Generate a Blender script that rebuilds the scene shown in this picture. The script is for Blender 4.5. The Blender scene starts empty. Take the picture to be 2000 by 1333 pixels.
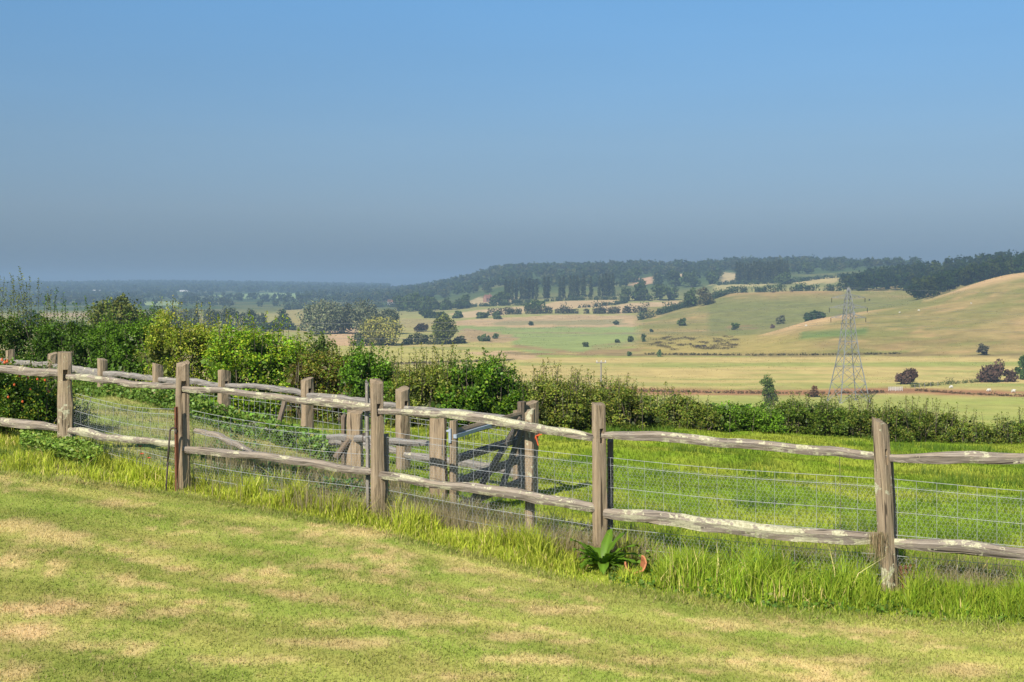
import bpy, bmesh, math, random
import numpy as np
from mathutils import Vector, Matrix

random.seed(7)
rng = np.random.default_rng(11)
SC = bpy.context.scene
COL = SC.collection
R = math.radians

# ------------------------------------------------------------------ camera
FPX, CX, HY = 2400.0, 1000.0, 560.0          # focal length in photo pixels, centre column, eye-level row
cam_d = bpy.data.cameras.new("camera")
cam_d.sensor_width = 36.0
cam_d.lens = 36.0 * FPX / 2000.0
cam_d.shift_y = -(1333 / 2 - HY) / 2000.0
cam_d.clip_start = 0.1
cam_d.clip_end = 30000
cam = bpy.data.objects.new("camera", cam_d)
cam.location = (0, 0, 0)
cam.rotation_euler = (R(90), 0, 0)
COL.objects.link(cam)
SC.camera = cam

# ------------------------------------------------------------------ light
SUN_EL = R(36)
SUN_H = Vector((-0.45, -0.89)).normalized()   # horizontal direction towards the sun (left, behind the camera)
SUN_DIR = Vector((SUN_H.x * math.cos(SUN_EL), SUN_H.y * math.cos(SUN_EL), math.sin(SUN_EL)))
world = bpy.data.worlds.new("World")
SC.world = world
world.use_nodes = True
wn = world.node_tree
wn.nodes.clear()
w_out = wn.nodes.new("ShaderNodeOutputWorld")
w_bg = wn.nodes.new("ShaderNodeBackground")
w_sky = wn.nodes.new("ShaderNodeTexSky")
w_sky.sky_type = 'NISHITA'
w_sky.sun_disc = False
w_sky.sun_elevation = SUN_EL
w_sky.sun_rotation = math.atan2(SUN_H.x, SUN_H.y)
w_sky.altitude = 60
w_sky.air_density = 1.0
w_sky.dust_density = 0.4
w_sky.ozone_density = 2.0
w_bg.inputs['Strength'].default_value = 0.09
# the low band of grey-blue summer murk towards the horizon, the same all the way round
w_tc = wn.nodes.new("ShaderNodeTexCoord")
w_sep = wn.nodes.new("ShaderNodeSeparateXYZ")
w_mr = wn.nodes.new("ShaderNodeMapRange")
w_mr.inputs['From Min'].default_value = 0.0
w_mr.inputs['From Max'].default_value = 0.5
w_ramp = wn.nodes.new("ShaderNodeValToRGB")
SKY_RAMP = [(0.0, (.150, .195, .31)), (0.049, (.184, .240, .392)), (0.125, (.325, .370, .490)),
            (0.233, (.425, .50, .595)), (0.455, (.50, .73, .87)), (1.0, (.80, .96, 1.0))]
el = w_ramp.color_ramp.elements
el[0].position, el[0].color = SKY_RAMP[0][0], (*SKY_RAMP[0][1], 1)
el[1].position, el[1].color = SKY_RAMP[-1][0], (*SKY_RAMP[-1][1], 1)
for p_, c_ in SKY_RAMP[1:-1]:
    e_ = el.new(p_)
    e_.color = (*c_, 1)
w_mul = wn.nodes.new("ShaderNodeMix")
w_mul.data_type = 'RGBA'
w_mul.blend_type = 'MULTIPLY'
w_mul.inputs[0].default_value = 1.0
L_ = wn.links.new
L_(w_tc.outputs['Generated'], w_sep.inputs[0])
L_(w_sep.outputs['Z'], w_mr.inputs['Value'])
L_(w_mr.outputs[0], w_ramp.inputs[0])
L_(w_sky.outputs[0], w_mul.inputs[6])
L_(w_ramp.outputs[0], w_mul.inputs[7])
# barely visible uneven thin haze streaks
w_map = wn.nodes.new("ShaderNodeMapping")
w_map.inputs['Scale'].default_value = (2.0, 2.0, 16.0)
w_noi = wn.nodes.new("ShaderNodeTexNoise")
w_noi.inputs['Scale'].default_value = 1.6
w_noi.inputs['Detail'].default_value = 5.0
w_nr = wn.nodes.new("ShaderNodeMapRange")
w_nr.inputs['To Min'].default_value = .97
w_nr.inputs['To Max'].default_value = 1.05
w_str = wn.nodes.new("ShaderNodeVectorMath")
w_str.operation = 'SCALE'
L_(w_tc.outputs['Generated'], w_map.inputs[0])
L_(w_map.outputs[0], w_noi.inputs['Vector'])
L_(w_noi.outputs[0], w_nr.inputs['Value'])
L_(w_mul.outputs[2], w_str.inputs[0])
L_(w_nr.outputs[0], w_str.inputs['Scale'])
L_(w_str.outputs[0], w_bg.inputs['Color'])
L_(w_bg.outputs[0], w_out.inputs['Surface'])

sun_d = bpy.data.lights.new("sun", 'SUN')
sun_d.energy = 4.2
sun_d.angle = R(0.5)
sun_d.color = (1.0, 0.93, 0.80)
sun = bpy.data.objects.new("sun", sun_d)
sun.rotation_euler = SUN_DIR.to_track_quat('Z', 'Y').to_euler()
sun.location = (-20, -20, 30)
COL.objects.link(sun)

SC.view_settings.view_transform = 'Standard'
SC.view_settings.look = 'None'
SC.view_settings.exposure = 0.6
SC.view_settings.gamma = 1.0
SC.view_settings.use_curve_mapping = False
SC.cycles.use_denoising = True
SC.cycles.denoiser = 'OPENIMAGEDENOISE'
SC.cycles.max_bounces = 6
SC.cycles.diffuse_bounces = 3
SC.cycles.glossy_bounces = 2
SC.cycles.transmission_bounces = 3
SC.cycles.volume_bounces = 1
SC.cycles.transparent_max_bounces = 8
SC.cycles.caustics_reflective = False
SC.cycles.caustics_refractive = False

# ------------------------------------------------------------------ helpers
def vnoise(x, y, seed=0):
    x = np.asarray(x, float); y = np.asarray(y, float)
    xi = np.floor(x).astype(np.int64); yi = np.floor(y).astype(np.int64)
    fx = x - xi; fy = y - yi
    fx = fx * fx * (3 - 2 * fx); fy = fy * fy * (3 - 2 * fy)
    def h(a, b):
        n = (a * 374761393 + b * 668265263 + seed * 2147483647 * 3 + 1013904223) & 0xffffffff
        n = ((n ^ (n >> 13)) * 1274126177) & 0xffffffff
        n = (n ^ (n >> 16)) & 0xffff
        return n / 65535.0
    a = h(xi, yi); b = h(xi + 1, yi); c = h(xi, yi + 1); d = h(xi + 1, yi + 1)
    return (a * (1 - fx) + b * fx) * (1 - fy) + (c * (1 - fx) + d * fx) * fy

def fbm(x, y, seed=0, octs=4):
    s = 0; amp = 0.5; tot = 0
    for o in range(octs):
        s = s + amp * vnoise(np.asarray(x) * 2 ** o + 17.3 * o, np.asarray(y) * 2 ** o - 9.1 * o, seed + o)
        tot += amp; amp *= 0.5
    return s / tot

def smooth(e0, e1, x):
    t = np.clip((np.asarray(x, float) - e0) / (e1 - e0), 0, 1)
    return t * t * (3 - 2 * t)

def mixc(a, b, t):
    t = np.asarray(t)[..., None]
    return np.asarray(a) * (1 - t) + np.asarray(b) * t

def tag(o, label=None, cat=None, group=None, kind=None):
    if label: o["label"] = label
    if cat: o["category"] = cat
    if group: o["group"] = group
    if kind: o["kind"] = kind
    return o

def link(o, parent=None):
    COL.objects.link(o)
    if parent is not None:
        o.parent = parent
    return o

def empty(name, loc=(0, 0, 0), rz=0.0):
    o = bpy.data.objects.new(name, None)
    o.empty_display_size = 0.2
    o.location = loc
    o.rotation_euler = (0, 0, rz)
    return link(o)

def np_mesh(name, verts, faces, cols=None, mat=None, smooth_faces=False, vec=None):
    """verts (n,3); faces a list of int arrays (m,k) with k fixed in each; cols (n,3) -> attribute Col."""
    me = bpy.data.meshes.new(name)
    verts = np.asarray(verts, np.float32)
    me.vertices.add(len(verts))
    me.vertices.foreach_set('co', verts.ravel())
    idx = np.concatenate([f.ravel() for f in faces]).astype(np.int32)
    tot = np.concatenate([np.full(len(f), f.shape[1]) for f in faces])
    start = np.concatenate([[0], np.cumsum(tot)[:-1]]).astype(np.int32)
    me.loops.add(len(idx))
    me.loops.foreach_set('vertex_index', idx)
    me.polygons.add(len(tot))
    me.polygons.foreach_set('loop_start', start)
    me.update(calc_edges=True)
    if smooth_faces:
        me.polygons.foreach_set('use_smooth', np.ones(len(tot), bool))
    if cols is not None:
        ca = me.color_attributes.new('Col', 'FLOAT_COLOR', 'POINT')
        c4 = np.ones((len(verts), 4), np.float32); c4[:, :3] = np.clip(cols, 0, 1)
        ca.data.foreach_set('color', c4.ravel())
    if vec is not None:
        va = me.attributes.new('wc', 'FLOAT_VECTOR', 'POINT')
        va.data.foreach_set('vector', np.asarray(vec, np.float32).ravel())
    if mat is not None:
        me.materials.append(mat)
    return me

def mobj(name, me, parent=None):
    return link(bpy.data.objects.new(name, me), parent)

class MB:
    """collects simple solids into one mesh"""
    def __init__(s): s.v = []; s.f = []
    def add(s, vs, fs):
        o = len(s.v); s.v += [tuple(v) for v in vs]; s.f += [tuple(i + o for i in f) for f in fs]
    def box(s, c, size, M=None):
        x, y, z = [k / 2 for k in size]
        vs = [Vector((a * x, b * y, d * z)) for a in (-1, 1) for b in (-1, 1) for d in (-1, 1)]
        if M is not None: vs = [M @ v for v in vs]
        s.add([v + Vector(c) for v in vs], [(0, 1, 3, 2), (4, 6, 7, 5), (0, 4, 5, 1), (2, 3, 7, 6), (0, 2, 6, 4), (1, 5, 7, 3)])
    def bar(s, a, b, r, n=4, r2=None, flat=1.0):
        a = Vector(a); b = Vector(b); d = (b - a)
        if d.length < 1e-6: return
        d.normalize()
        up = Vector((0, 0, 1)) if abs(d.z) < .95 else Vector((1, 0, 0))
        u = d.cross(up).normalized(); w = u.cross(d).normalized()
        r2 = r if r2 is None else r2
        vs = []
        for p, q in ((a, r), (b, r2)):
            for k in range(n):
                t = 2 * math.pi * (k + .5) / n
                vs.append(p + u * math.cos(t) * q + w * math.sin(t) * q * flat)
        fs = [(k, (k + 1) % n, n + (k + 1) % n, n + k) for k in range(n)]
        fs += [tuple(range(n - 1, -1, -1)), tuple(range(n, 2 * n))]
        s.add(vs, fs)
    def tube(s, pts, rad, n=6):
        for i in range(len(pts) - 1):
            r0 = rad[i] if hasattr(rad, '__len__') else rad
            r1 = rad[i + 1] if hasattr(rad, '__len__') else rad
            s.bar(pts[i], pts[i + 1], r0, n, r1)
    def build(s, name, mat, parent=None, sm=False):
        me = bpy.data.meshes.new(name)
        me.from_pydata(s.v, [], s.f)
        me.materials.append(mat)
        if sm:
            me.polygons.foreach_set('use_smooth', np.ones(len(me.polygons), bool))
        me.update()
        return mobj(name, me, parent)

# ------------------------------------------------------------------ materials
def newmat(name):
    m = bpy.data.materials.new(name); m.use_nodes = True
    nt = m.node_tree; nt.nodes.clear()
    return m, nt, nt.nodes.new('ShaderNodeOutputMaterial')

def node(nt, t, **kw):
    n = nt.nodes.new(t)
    for k, v in kw.items():
        if k in n.inputs: n.inputs[k].default_value = v
        else: setattr(n, k, v)
    return n

def mixnode(nt, blend, fac, a, b):
    n = nt.nodes.new('ShaderNodeMix'); n.data_type = 'RGBA'; n.blend_type = blend
    for sock, v in ((n.inputs[0], fac), (n.inputs[6], a), (n.inputs[7], b)):
        if hasattr(v, 'is_output'): nt.links.new(v, sock)
        elif isinstance(v, tuple): sock.default_value = (*v, 1)
        else: sock.default_value = v
    return n.outputs[2]

def ramp(nt, fac, stops):
    n = nt.nodes.new('ShaderNodeValToRGB'); e = n.color_ramp.elements
    e[0].position = stops[0][0]; e[0].color = (*stops[0][1], 1)
    e[1].position = stops[-1][0]; e[1].color = (*stops[-1][1], 1)
    for p, c in stops[1:-1]:
        q = e.new(p); q.color = (*c, 1)
    nt.links.new(fac, n.inputs[0])
    return n.outputs[0]

def mat_ground(name, scale, bump, lo=.78, hi=1.2):
    m, nt, out = newmat(name)
    at = node(nt, 'ShaderNodeAttribute', attribute_name='Col')
    geo = nt.nodes.new('ShaderNodeNewGeometry')
    n1 = node(nt, 'ShaderNodeTexNoise', Scale=scale, Detail=6.0, Roughness=.7)
    nt.links.new(geo.outputs['Position'], n1.inputs['Vector'])
    v = ramp(nt, n1.outputs[0], [(.25, (lo, lo, lo)), (.75, (hi, hi, hi))])
    c = mixnode(nt, 'MULTIPLY', 1.0, at.outputs['Color'], v)
    b = node(nt, 'ShaderNodeBsdfDiffuse', Roughness=1.0)
    nt.links.new(c, b.inputs[0])
    bp = node(nt, 'ShaderNodeBump', Strength=.6, Distance=bump)
    nt.links.new(n1.outputs[0], bp.inputs['Height'])
    nt.links.new(bp.outputs[0], b.inputs['Normal'])
    nt.links.new(b.outputs[0], out.inputs[0])
    return m

def mat_leaf(name, trans=.35, gloss=.10):
    m, nt, out = newmat(name)
    at = node(nt, 'ShaderNodeAttribute', attribute_name='Col')
    d = nt.nodes.new('ShaderNodeBsdfDiffuse'); t = nt.nodes.new('ShaderNodeBsdfTranslucent')
    tc = mixnode(nt, 'MULTIPLY', 1.0, at.outputs['Color'], (1.0, 1.05, .55))
    nt.links.new(at.outputs['Color'], d.inputs[0]); nt.links.new(tc, t.inputs[0])
    mx = nt.nodes.new('ShaderNodeMixShader'); mx.inputs[0].default_value = trans
    nt.links.new(d.outputs[0], mx.inputs[1]); nt.links.new(t.outputs[0], mx.inputs[2])
    res = mx.outputs[0]
    if gloss > 0:
        g = node(nt, 'ShaderNodeBsdfGlossy', Roughness=.45)
        g.inputs[0].default_value = (.55, .55, .5, 1)
        m2 = nt.nodes.new('ShaderNodeMixShader'); m2.inputs[0].default_value = gloss
        nt.links.new(res, m2.inputs[1]); nt.links.new(g.outputs[0], m2.inputs[2]); res = m2.outputs[0]
    nt.links.new(res, out.inputs[0])
    return m

def mat_plain(name, col, rough=.8, metal=0.0, var=.25, scale=6.0, bump=0.0, col2=None):
    m, nt, out = newmat(name)
    tc = nt.nodes.new('ShaderNodeTexCoord')
    n1 = node(nt, 'ShaderNodeTexNoise', Scale=scale, Detail=5.0, Roughness=.65)
    nt.links.new(tc.outputs['Object'], n1.inputs['Vector'])
    c2 = col2 if col2 else tuple(k * (1 - var) for k in col)
    c = ramp(nt, n1.outputs[0], [(.3, c2), (.65, col)])
    p = node(nt, 'ShaderNodeBsdfPrincipled', Roughness=rough, Metallic=metal)
    nt.links.new(c, p.inputs['Base Color'])
    if bump:
        bp = node(nt, 'ShaderNodeBump', Strength=.5, Distance=bump)
        nt.links.new(n1.outputs[0], bp.inputs['Height']); nt.links.new(bp.outputs[0], p.inputs['Normal'])
    nt.links.new(p.outputs[0], out.inputs[0])
    return m

def mat_wood(name, light, dark, warm, lichen):
    """weathered timber; attribute wc = (metres along, metres around, seed); lichen 0..1"""
    m, nt, out = newmat(name)
    at = node(nt, 'ShaderNodeAttribute', attribute_name='wc')
    def vmul(v):
        n = nt.nodes.new('ShaderNodeVectorMath'); n.operation = 'MULTIPLY'
        nt.links.new(at.outputs['Vector'], n.inputs[0]); n.inputs[1].default_value = v
        return n.outputs[0]
    g1 = node(nt, 'ShaderNodeTexNoise', Scale=1.0, Detail=6.0, Roughness=.7, Distortion=.6)
    nt.links.new(vmul((3.5, 75, 11)), g1.inputs['Vector'])
    g2 = node(nt, 'ShaderNodeTexNoise', Scale=1.0, Detail=4.0, Roughness=.6)
    nt.links.new(vmul((4.0, 9, 7)), g2.inputs['Vector'])
    c = ramp(nt, g1.outputs[0], [(.30, dark), (.46, tuple((a + b) / 2 for a, b in zip(dark, light))), (.62, light)])
    c = mixnode(nt, 'MIX', ramp(nt, g2.outputs[0], [(.45, (0, 0, 0)), (.75, (.6, .6, .6))]), c, warm)
    crack = node(nt, 'ShaderNodeTexNoise', Scale=1.0, Detail=2.0, Roughness=.5, Distortion=.3)
    nt.links.new(vmul((2.2, 48, 5)), crack.inputs['Vector'])
    ck = ramp(nt, crack.outputs[0], [(.33, (.12, .12, .12)), (.39, (1, 1, 1))])
    c = mixnode(nt, 'MULTIPLY', .85, c, ck)
    if lichen > 0:
        l1 = node(nt, 'ShaderNodeTexNoise', Scale=1.0, Detail=5.0, Roughness=.62)
        nt.links.new(vmul((17, 17, 3)), l1.inputs['Vector'])
        l2 = node(nt, 'ShaderNodeTexNoise', Scale=1.0, Detail=2.0, Roughness=.5)
        nt.links.new(vmul((3.6, 3.6, 13)), l2.inputs['Vector'])
        add = nt.nodes.new('ShaderNodeMath'); add.operation = 'ADD'
        nt.links.new(l1.outputs[0], add.inputs[0]); nt.links.new(l2.outputs[0], add.inputs[1])
        e = 1.22 - .22 * lichen
        lm = ramp(nt, add.outputs[0], [(0, (0, 0, 0)), (min(.97, e - .02), (0, 0, 0)), (min(.995, e + .01), (.95, .95, .95))]) if e < .97 else None
        ms = nt.nodes.new('ShaderNodeMapRange')
        ms.inputs['From Min'].default_value = e; ms.inputs['From Max'].default_value = e + .035
        nt.links.new(add.outputs[0], ms.inputs['Value'])
        l3 = node(nt, 'ShaderNodeTexNoise', Scale=1.0, Detail=4.0)
        nt.links.new(vmul((60, 60, 3)), l3.inputs['Vector'])
        lc = ramp(nt, l3.outputs[0], [(.3, (.36, .34, .21)), (.6, (.60, .56, .38))])
        c = mixnode(nt, 'MIX', ms.outputs[0], c, lc)
    p = node(nt, 'ShaderNodeBsdfPrincipled', Roughness=.88)
    p.inputs['Specular IOR Level'].default_value = .2
    nt.links.new(c, p.inputs['Base Color'])
    bp = node(nt, 'ShaderNodeBump', Strength=1.0, Distance=.012)
    nt.links.new(g1.outputs[0], bp.inputs['Height']); nt.links.new(bp.outputs[0], p.inputs['Normal'])
    nt.links.new(p.outputs[0], out.inputs[0])
    return m

M = {}
M['lawn'] = mat_ground('mown turf', 14.0, .02)
M['pasture'] = mat_ground('pasture turf', 8.0, .03)
M['valley'] = mat_ground('valley grass', .11, .5, .74, 1.26)
M['hill'] = mat_ground('hill grass', .10, 1.6, .70, 1.30)
M['leaf'] = mat_leaf('leaf', .30, .03)
M['farleaf'] = mat_leaf('far leaf', .18, 0)
M['blade'] = mat_leaf('grass blade', .35, .015)
LW, DW, WW = (.40, .34, .275), (.15, .12, .095), (.37, .285, .195)
M['post'] = mat_wood('weathered post', (.42, .325, .22), (.20, .145, .09), (.40, .285, .165), .0)
M['post_lichen'] = mat_wood('weathered post with lichen', (.42, .325, .22), (.20, .145, .09), (.37, .29, .155), .38)
M['rail'] = mat_wood('weathered rail', LW, DW, WW, .35)
M['rail_l'] = mat_wood('lichened rail', LW, DW, WW, .80)
M['rail_h'] = mat_wood('heavily lichened rail', LW, DW, WW, 1.12)
M['rail_grey'] = mat_wood('grey rear rail', (.38, .345, .31), (.15, .135, .12), (.33, .28, .23), .2)
M['gate_wood'] = mat_wood('dark gate timber', (.24, .19, .145), (.10, .08, .06), (.23, .16, .10), .0)
M['bark'] = mat_plain('bark', (.10, .08, .06), .9, var=.4, scale=9)
M['stem'] = mat_plain('hedge stem', (.16, .13, .09), .9, var=.4, scale=9)
M['wire'] = mat_plain('galvanised wire', (.44, .455, .46), .5, .0, var=.2)
M['galv'] = mat_plain('galvanised strap', (.46, .53, .62), .42, .15, var=.25, scale=20)
M['rust'] = mat_plain('rust', (.20, .075, .035), .9, var=.5, scale=25, bump=.002)
M['iron'] = mat_plain('old iron', (.10, .075, .06), .8, .3, var=.4, scale=25)
M['steel'] = mat_plain('pylon steel', (.25, .255, .25), .6, .0, var=.25, scale=.8)
M['white'] = mat_plain('whitewash', (.72, .71, .67), .8, var=.12, scale=.6)
M['brickwall'] = mat_plain('brick wall', (.36, .20, .14), .9, var=.3, scale=2)
M['roof'] = mat_plain('clay tile roof', (.30, .14, .09), .9, var=.3, scale=1.5)
M['glass'] = mat_plain('dark window glass', (.03, .035, .04), .15, var=.2)
M['wool'] = mat_plain('sheep wool', (.72, .68, .58), .95, var=.18, scale=5)
M['skin'] = mat_plain('sheep face', (.62, .56, .46), .9, var=.2, scale=8)
M['cow'] = mat_plain('dark cattle coat', (.05, .035, .028), .8, var=.4, scale=2)
M['terracotta'] = mat_plain('terracotta', (.55, .21, .09), .85, var=.3, scale=18)
M['hip'] = mat_plain('orange rose hip', (.62, .13, .03), .4, var=.35, scale=30)
M['petal'] = mat_plain('yellow petal', (.75, .55, .03), .6, var=.2, scale=30)
M['poppy'] = mat_plain('red petal', (.60, .07, .03), .6, var=.2, scale=30)
M['twine'] = mat_plain('orange baler twine', (.72, .13, .04), .7, var=.25, scale=30)
M['concrete'] = mat_plain('footing concrete', (.4, .39, .36), .9)

# ------------------------------------------------------------------ terrain heights
PROFILE = {   # photo column : (distance, height below or above the eye) along it
    -2200: [(1.5, -1.6), (6, -1.65), (16, -1.8), (31, -2.1), (36, -3.4), (250, -26), (300, -28), (1700, -28), (3000, -18), (5200, 10), (9000, 5)],
    -300: [(1.5, -1.62), (5.3, -1.68), (11.8, -1.76), (16, -1.8), (22, -1.85), (32, -2.15), (37, -3.4), (250, -26), (300, -28), (1700, -28), (2600, -20), (4000, 0), (5200, 13), (9000, 0)],
    0: [(1.5, -1.63), (5.3, -1.70), (11.8, -1.79), (14.5, -1.8), (20, -1.85), (24, -2.0), (31, -2.2), (36, -3.4), (250, -26), (300, -28), (1700, -28), (2600, -20), (4000, 0), (5200, 12), (6000, 4), (9000, 0)],
    127: [(1.5, -1.64), (5.4, -1.72), (11.9, -1.83), (13.4, -1.79), (20, -1.84), (24, -2.0), (30, -2.3), (36, -3.4), (250, -26), (300, -28), (1700, -28), (2600, -20), (4000, 0), (5200, 9.5), (6000, 2), (9000, 0)],
    300: [(1.5, -1.65), (5.5, -1.74), (12.1, -1.95), (15, -1.88), (20, -1.84), (24, -2.05), (29, -2.5), (35, -3.5), (250, -26), (300, -28), (1700, -28), (2600, -20), (4000, 0), (5200, 16), (6000, 4), (9000, 0)],
    500: [(1.5, -1.67), (5.7, -1.79), (10.9, -1.98), (11.5, -2.02), (15, -2.0), (18.3, -2.15), (23, -2.45), (29, -3.1), (250, -26), (300, -28), (1650, -28), (2600, -19), (4000, -2), (5200, 11), (6000, 2), (9000, 0)],
    735: [(1.5, -1.68), (6, -1.85), (10.2, -2.02), (11.06, -2.1), (14, -2.18), (15.6, -2.28), (23, -2.6), (29, -3.3), (250, -27), (300, -28), (1500, -28), (2400, -18), (3600, -10), (5200, 2), (9000, 0)],
    860: [(1.5, -1.69), (6, -1.88), (9.9, -2.1), (10.8, -2.18), (14.5, -2.25), (23, -2.6), (29, -3.4), (250, -27), (300, -28), (1100, -28), (1400, -23), (2000, -7), (2500, 1), (3000, -2), (9000, -10)],
    1000: [(1.5, -1.70), (5.9, -1.9), (9.6, -2.18), (10.5, -2.25), (13.5, -2.3), (22.5, -2.58), (29, -3.4), (250, -27), (300, -28), (850, -28), (1000, -26), (1150, -22), (1300, -17), (1400, -14), (1600, 0), (2200, 30), (2400, 31), (3000, 10), (9000, -10)],
    1200: [(1.5, -1.71), (6.1, -1.96), (9.35, -2.26), (10.1, -2.30), (14, -2.38), (23, -2.66), (29, -3.5), (250, -27), (300, -28), (850, -28), (1000, -25), (1150, -19), (1300, -12), (1400, -8), (1600, 5), (2000, 30), (2200, 34), (3000, 15), (9000, -10)],
    1330: [(1.5, -1.72), (6.2, -2.0), (9.1, -2.28), (9.9, -2.32), (14.5, -2.44), (24, -2.78), (29, -3.6), (250, -27), (300, -28), (800, -28), (900, -22), (960, -18), (1020, -18.5), (1200, -17), (1400, -8), (1600, 8), (2100, 35), (3000, 15), (9000, -10)],
    1440: [(1.5, -1.73), (6.3, -2.03), (8.9, -2.3), (9.7, -2.33), (15, -2.48), (25, -2.9), (30, -3.7), (250, -27), (300, -28), (800, -28), (850, -25), (1000, -5), (1060, -5), (1150, -8), (1400, 2), (1600, 12), (2100, 40), (3000, 20), (9000, -10)],
    1600: [(1.5, -1.74), (6.45, -2.07), (8.6, -2.31), (9.45, -2.33), (15, -2.53), (25.5, -3.05), (31, -3.9), (250, -27), (300, -28), (500, -28), (600, -22), (680, -17.5), (720, -18.5), (780, -23), (850, -21), (1000, -4), (1040, -3.5), (1150, -8), (1400, 6), (2000, 39), (3000, 20), (9000, -10)],
    1780: [(1.5, -1.75), (6.55, -2.1), (8.5, -2.31), (9.2, -2.32), (15, -2.6), (26, -3.25), (32, -4.1), (250, -27), (300, -28), (490, -28), (600, -20), (700, -9), (740, -9), (800, -13), (900, -9), (1000, -6.5), (1050, -4), (1200, 8), (1300, 14), (1700, 30), (3000, 20), (9000, -10)],
    2000: [(1.5, -1.76), (6.7, -2.15), (8.3, -2.3), (8.9, -2.32), (15, -2.65), (27, -3.44), (33, -4.3), (250, -27), (300, -28), (470, -28), (560, -20), (700, 0), (800, 9.5), (860, 10), (1000, 9), (1200, 20), (1600, 30), (3000, 20), (9000, -10)],
    2600: [(1.5, -1.8), (7, -2.25), (15, -2.8), (28, -3.7), (34, -4.6), (250, -27), (300, -28), (430, -28), (700, 5), (850, 20), (1200, 30), (3000, 25), (9000, 0)],
    4300: [(1.5, -1.9), (7, -2.4), (15, -3.0), (28, -3.9), (34, -4.8), (250, -27), (300, -28), (430, -28), (700, 5), (850, 20), (1200, 30), (3000, 25), (9000, 0)],
}
G_PX = np.unique(np.concatenate([np.linspace(-2200, -300, 25), np.linspace(-300, 2300, 218), np.linspace(2300, 4300, 26)]))
G_Y = np.concatenate([np.geomspace(1.5, 900, 390), np.geomspace(900, 9000, 170)[1:]])
_cols = sorted(PROFILE)
_H = np.array([np.interp(np.log(G_Y), np.log([k[0] for k in PROFILE[c]]), [k[1] for k in PROFILE[c]]) for c in _cols])
# along a column, heights between knots run straight in distance
_H = np.array([np.interp(G_Y, [k[0] for k in PROFILE[c]], [k[1] for k in PROFILE[c]]) for c in _cols])
def _pchip(xs, ys, x):
    xs = np.asarray(xs, float); d = np.diff(ys, axis=0) / np.diff(xs)[:, None]
    m = np.zeros_like(ys); m[0] = d[0]; m[-1] = d[-1]
    a, b = d[:-1], d[1:]
    m[1:-1] = np.where(a * b > 0, 2 * a * b / np.where(a + b == 0, 1, a + b), 0)
    i = np.clip(np.searchsorted(xs, x) - 1, 0, len(xs) - 2)
    h = (xs[i + 1] - xs[i])[:, None]; t = ((x - xs[i])[:, None]) / h
    return ((2 * t ** 3 - 3 * t ** 2 + 1) * ys[i] + (t ** 3 - 2 * t ** 2 + t) * h * m[i]
            + (-2 * t ** 3 + 3 * t ** 2) * ys[i + 1] + (t ** 3 - t ** 2) * h * m[i + 1])
GH = _pchip(_cols, _H, G_PX)
def _blur_rows(H):                       # soften knots along the distance
    K = np.array([1, 2, 3, 4, 3, 2, 1], float); K /= K.sum()
    P = np.pad(H, ((0, 0), (3, 3)), mode='edge')
    return sum(K[k] * P[:, k:k + H.shape[1]] for k in range(7))
GH = _blur_rows(_blur_rows(GH))
_XX = (G_PX[:, None] - CX) / FPX * G_Y[None, :]; _YY = np.broadcast_to(G_Y[None, :], _XX.shape)
GH += (fbm(_XX * .9, _YY * .9, 3) - .5) * .05 * smooth(1, 4, _YY)
GH += (fbm(_XX * .9 + 40, _YY * .9, 5) - .5) * .18 * smooth(12, 15, _YY) * (1 - smooth(40, 90, _YY)) * smooth(.3, 1.0, _YY * 0 + 1)
GH += (fbm(_XX / 60, _YY / 60, 8) - .5) * 2.2 * smooth(520, 700, _YY)
_LY = np.log(G_Y)
def ground(X, Y):
    X = np.asarray(X, float); Y = np.maximum(np.asarray(Y, float), 1.5)
    px = np.clip(CX + FPX * X / Y, G_PX[0], G_PX[-1] - 1e-6)
    i = np.clip(np.searchsorted(G_PX, px, side='right') - 1, 0, len(G_PX) - 2)
    j = np.clip(np.searchsorted(G_Y, Y, side='right') - 1, 0, len(G_Y) - 2)
    s = (px - G_PX[i]) / (G_PX[i + 1] - G_PX[i]); t = (Y - G_Y[j]) / (G_Y[j + 1] - G_Y[j]); t = np.clip(t, 0, 1)
    return (GH[i, j] * (1 - s) + GH[i + 1, j] * s) * (1 - t) + (GH[i, j + 1] * (1 - s) + GH[i + 1, j + 1] * s) * t
def gz(X, Y): return float(ground(X, Y))
def at(px, py, Y):                        # a point of the place from its bearing and its distance
    return Vector(((px - CX) / FPX * Y, Y, (HY - py) / FPX * Y))
def on_ground(px, Y):
    X = (px - CX) / FPX * Y
    return Vector((X, Y, gz(X, Y)))
def find_Y(px, py, lo, hi):               # where the ground along a bearing sits at a given dip
    ys = np.geomspace(lo, hi, 600); xs = (px - CX) / FPX * ys
    p = HY - FPX * ground(xs, ys) / ys
    k = np.argmin(np.abs(p - py))
    return float(ys[k])

# ------------------------------------------------------------------ ground sheets
BORDER = [(-2200, 830), (-300, 895), (0, 925), (350, 965), (700, 1030), (1130, 1138), (1500, 1193), (2000, 1225), (2300, 1243), (4300, 1290)]
_bpx = np.array([b[0] for b in BORDER], float); _bpy = np.array([b[1] for b in BORDER], float)
_bgrid = np.linspace(-2200, 4300, 300)
_bY = np.array([find_Y(p, float(np.interp(p, _bpx, _bpy)), 4.0, 18.0) for p in _bgrid])
def border_Y(px): return np.interp(px, _bgrid, _bY)

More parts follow.
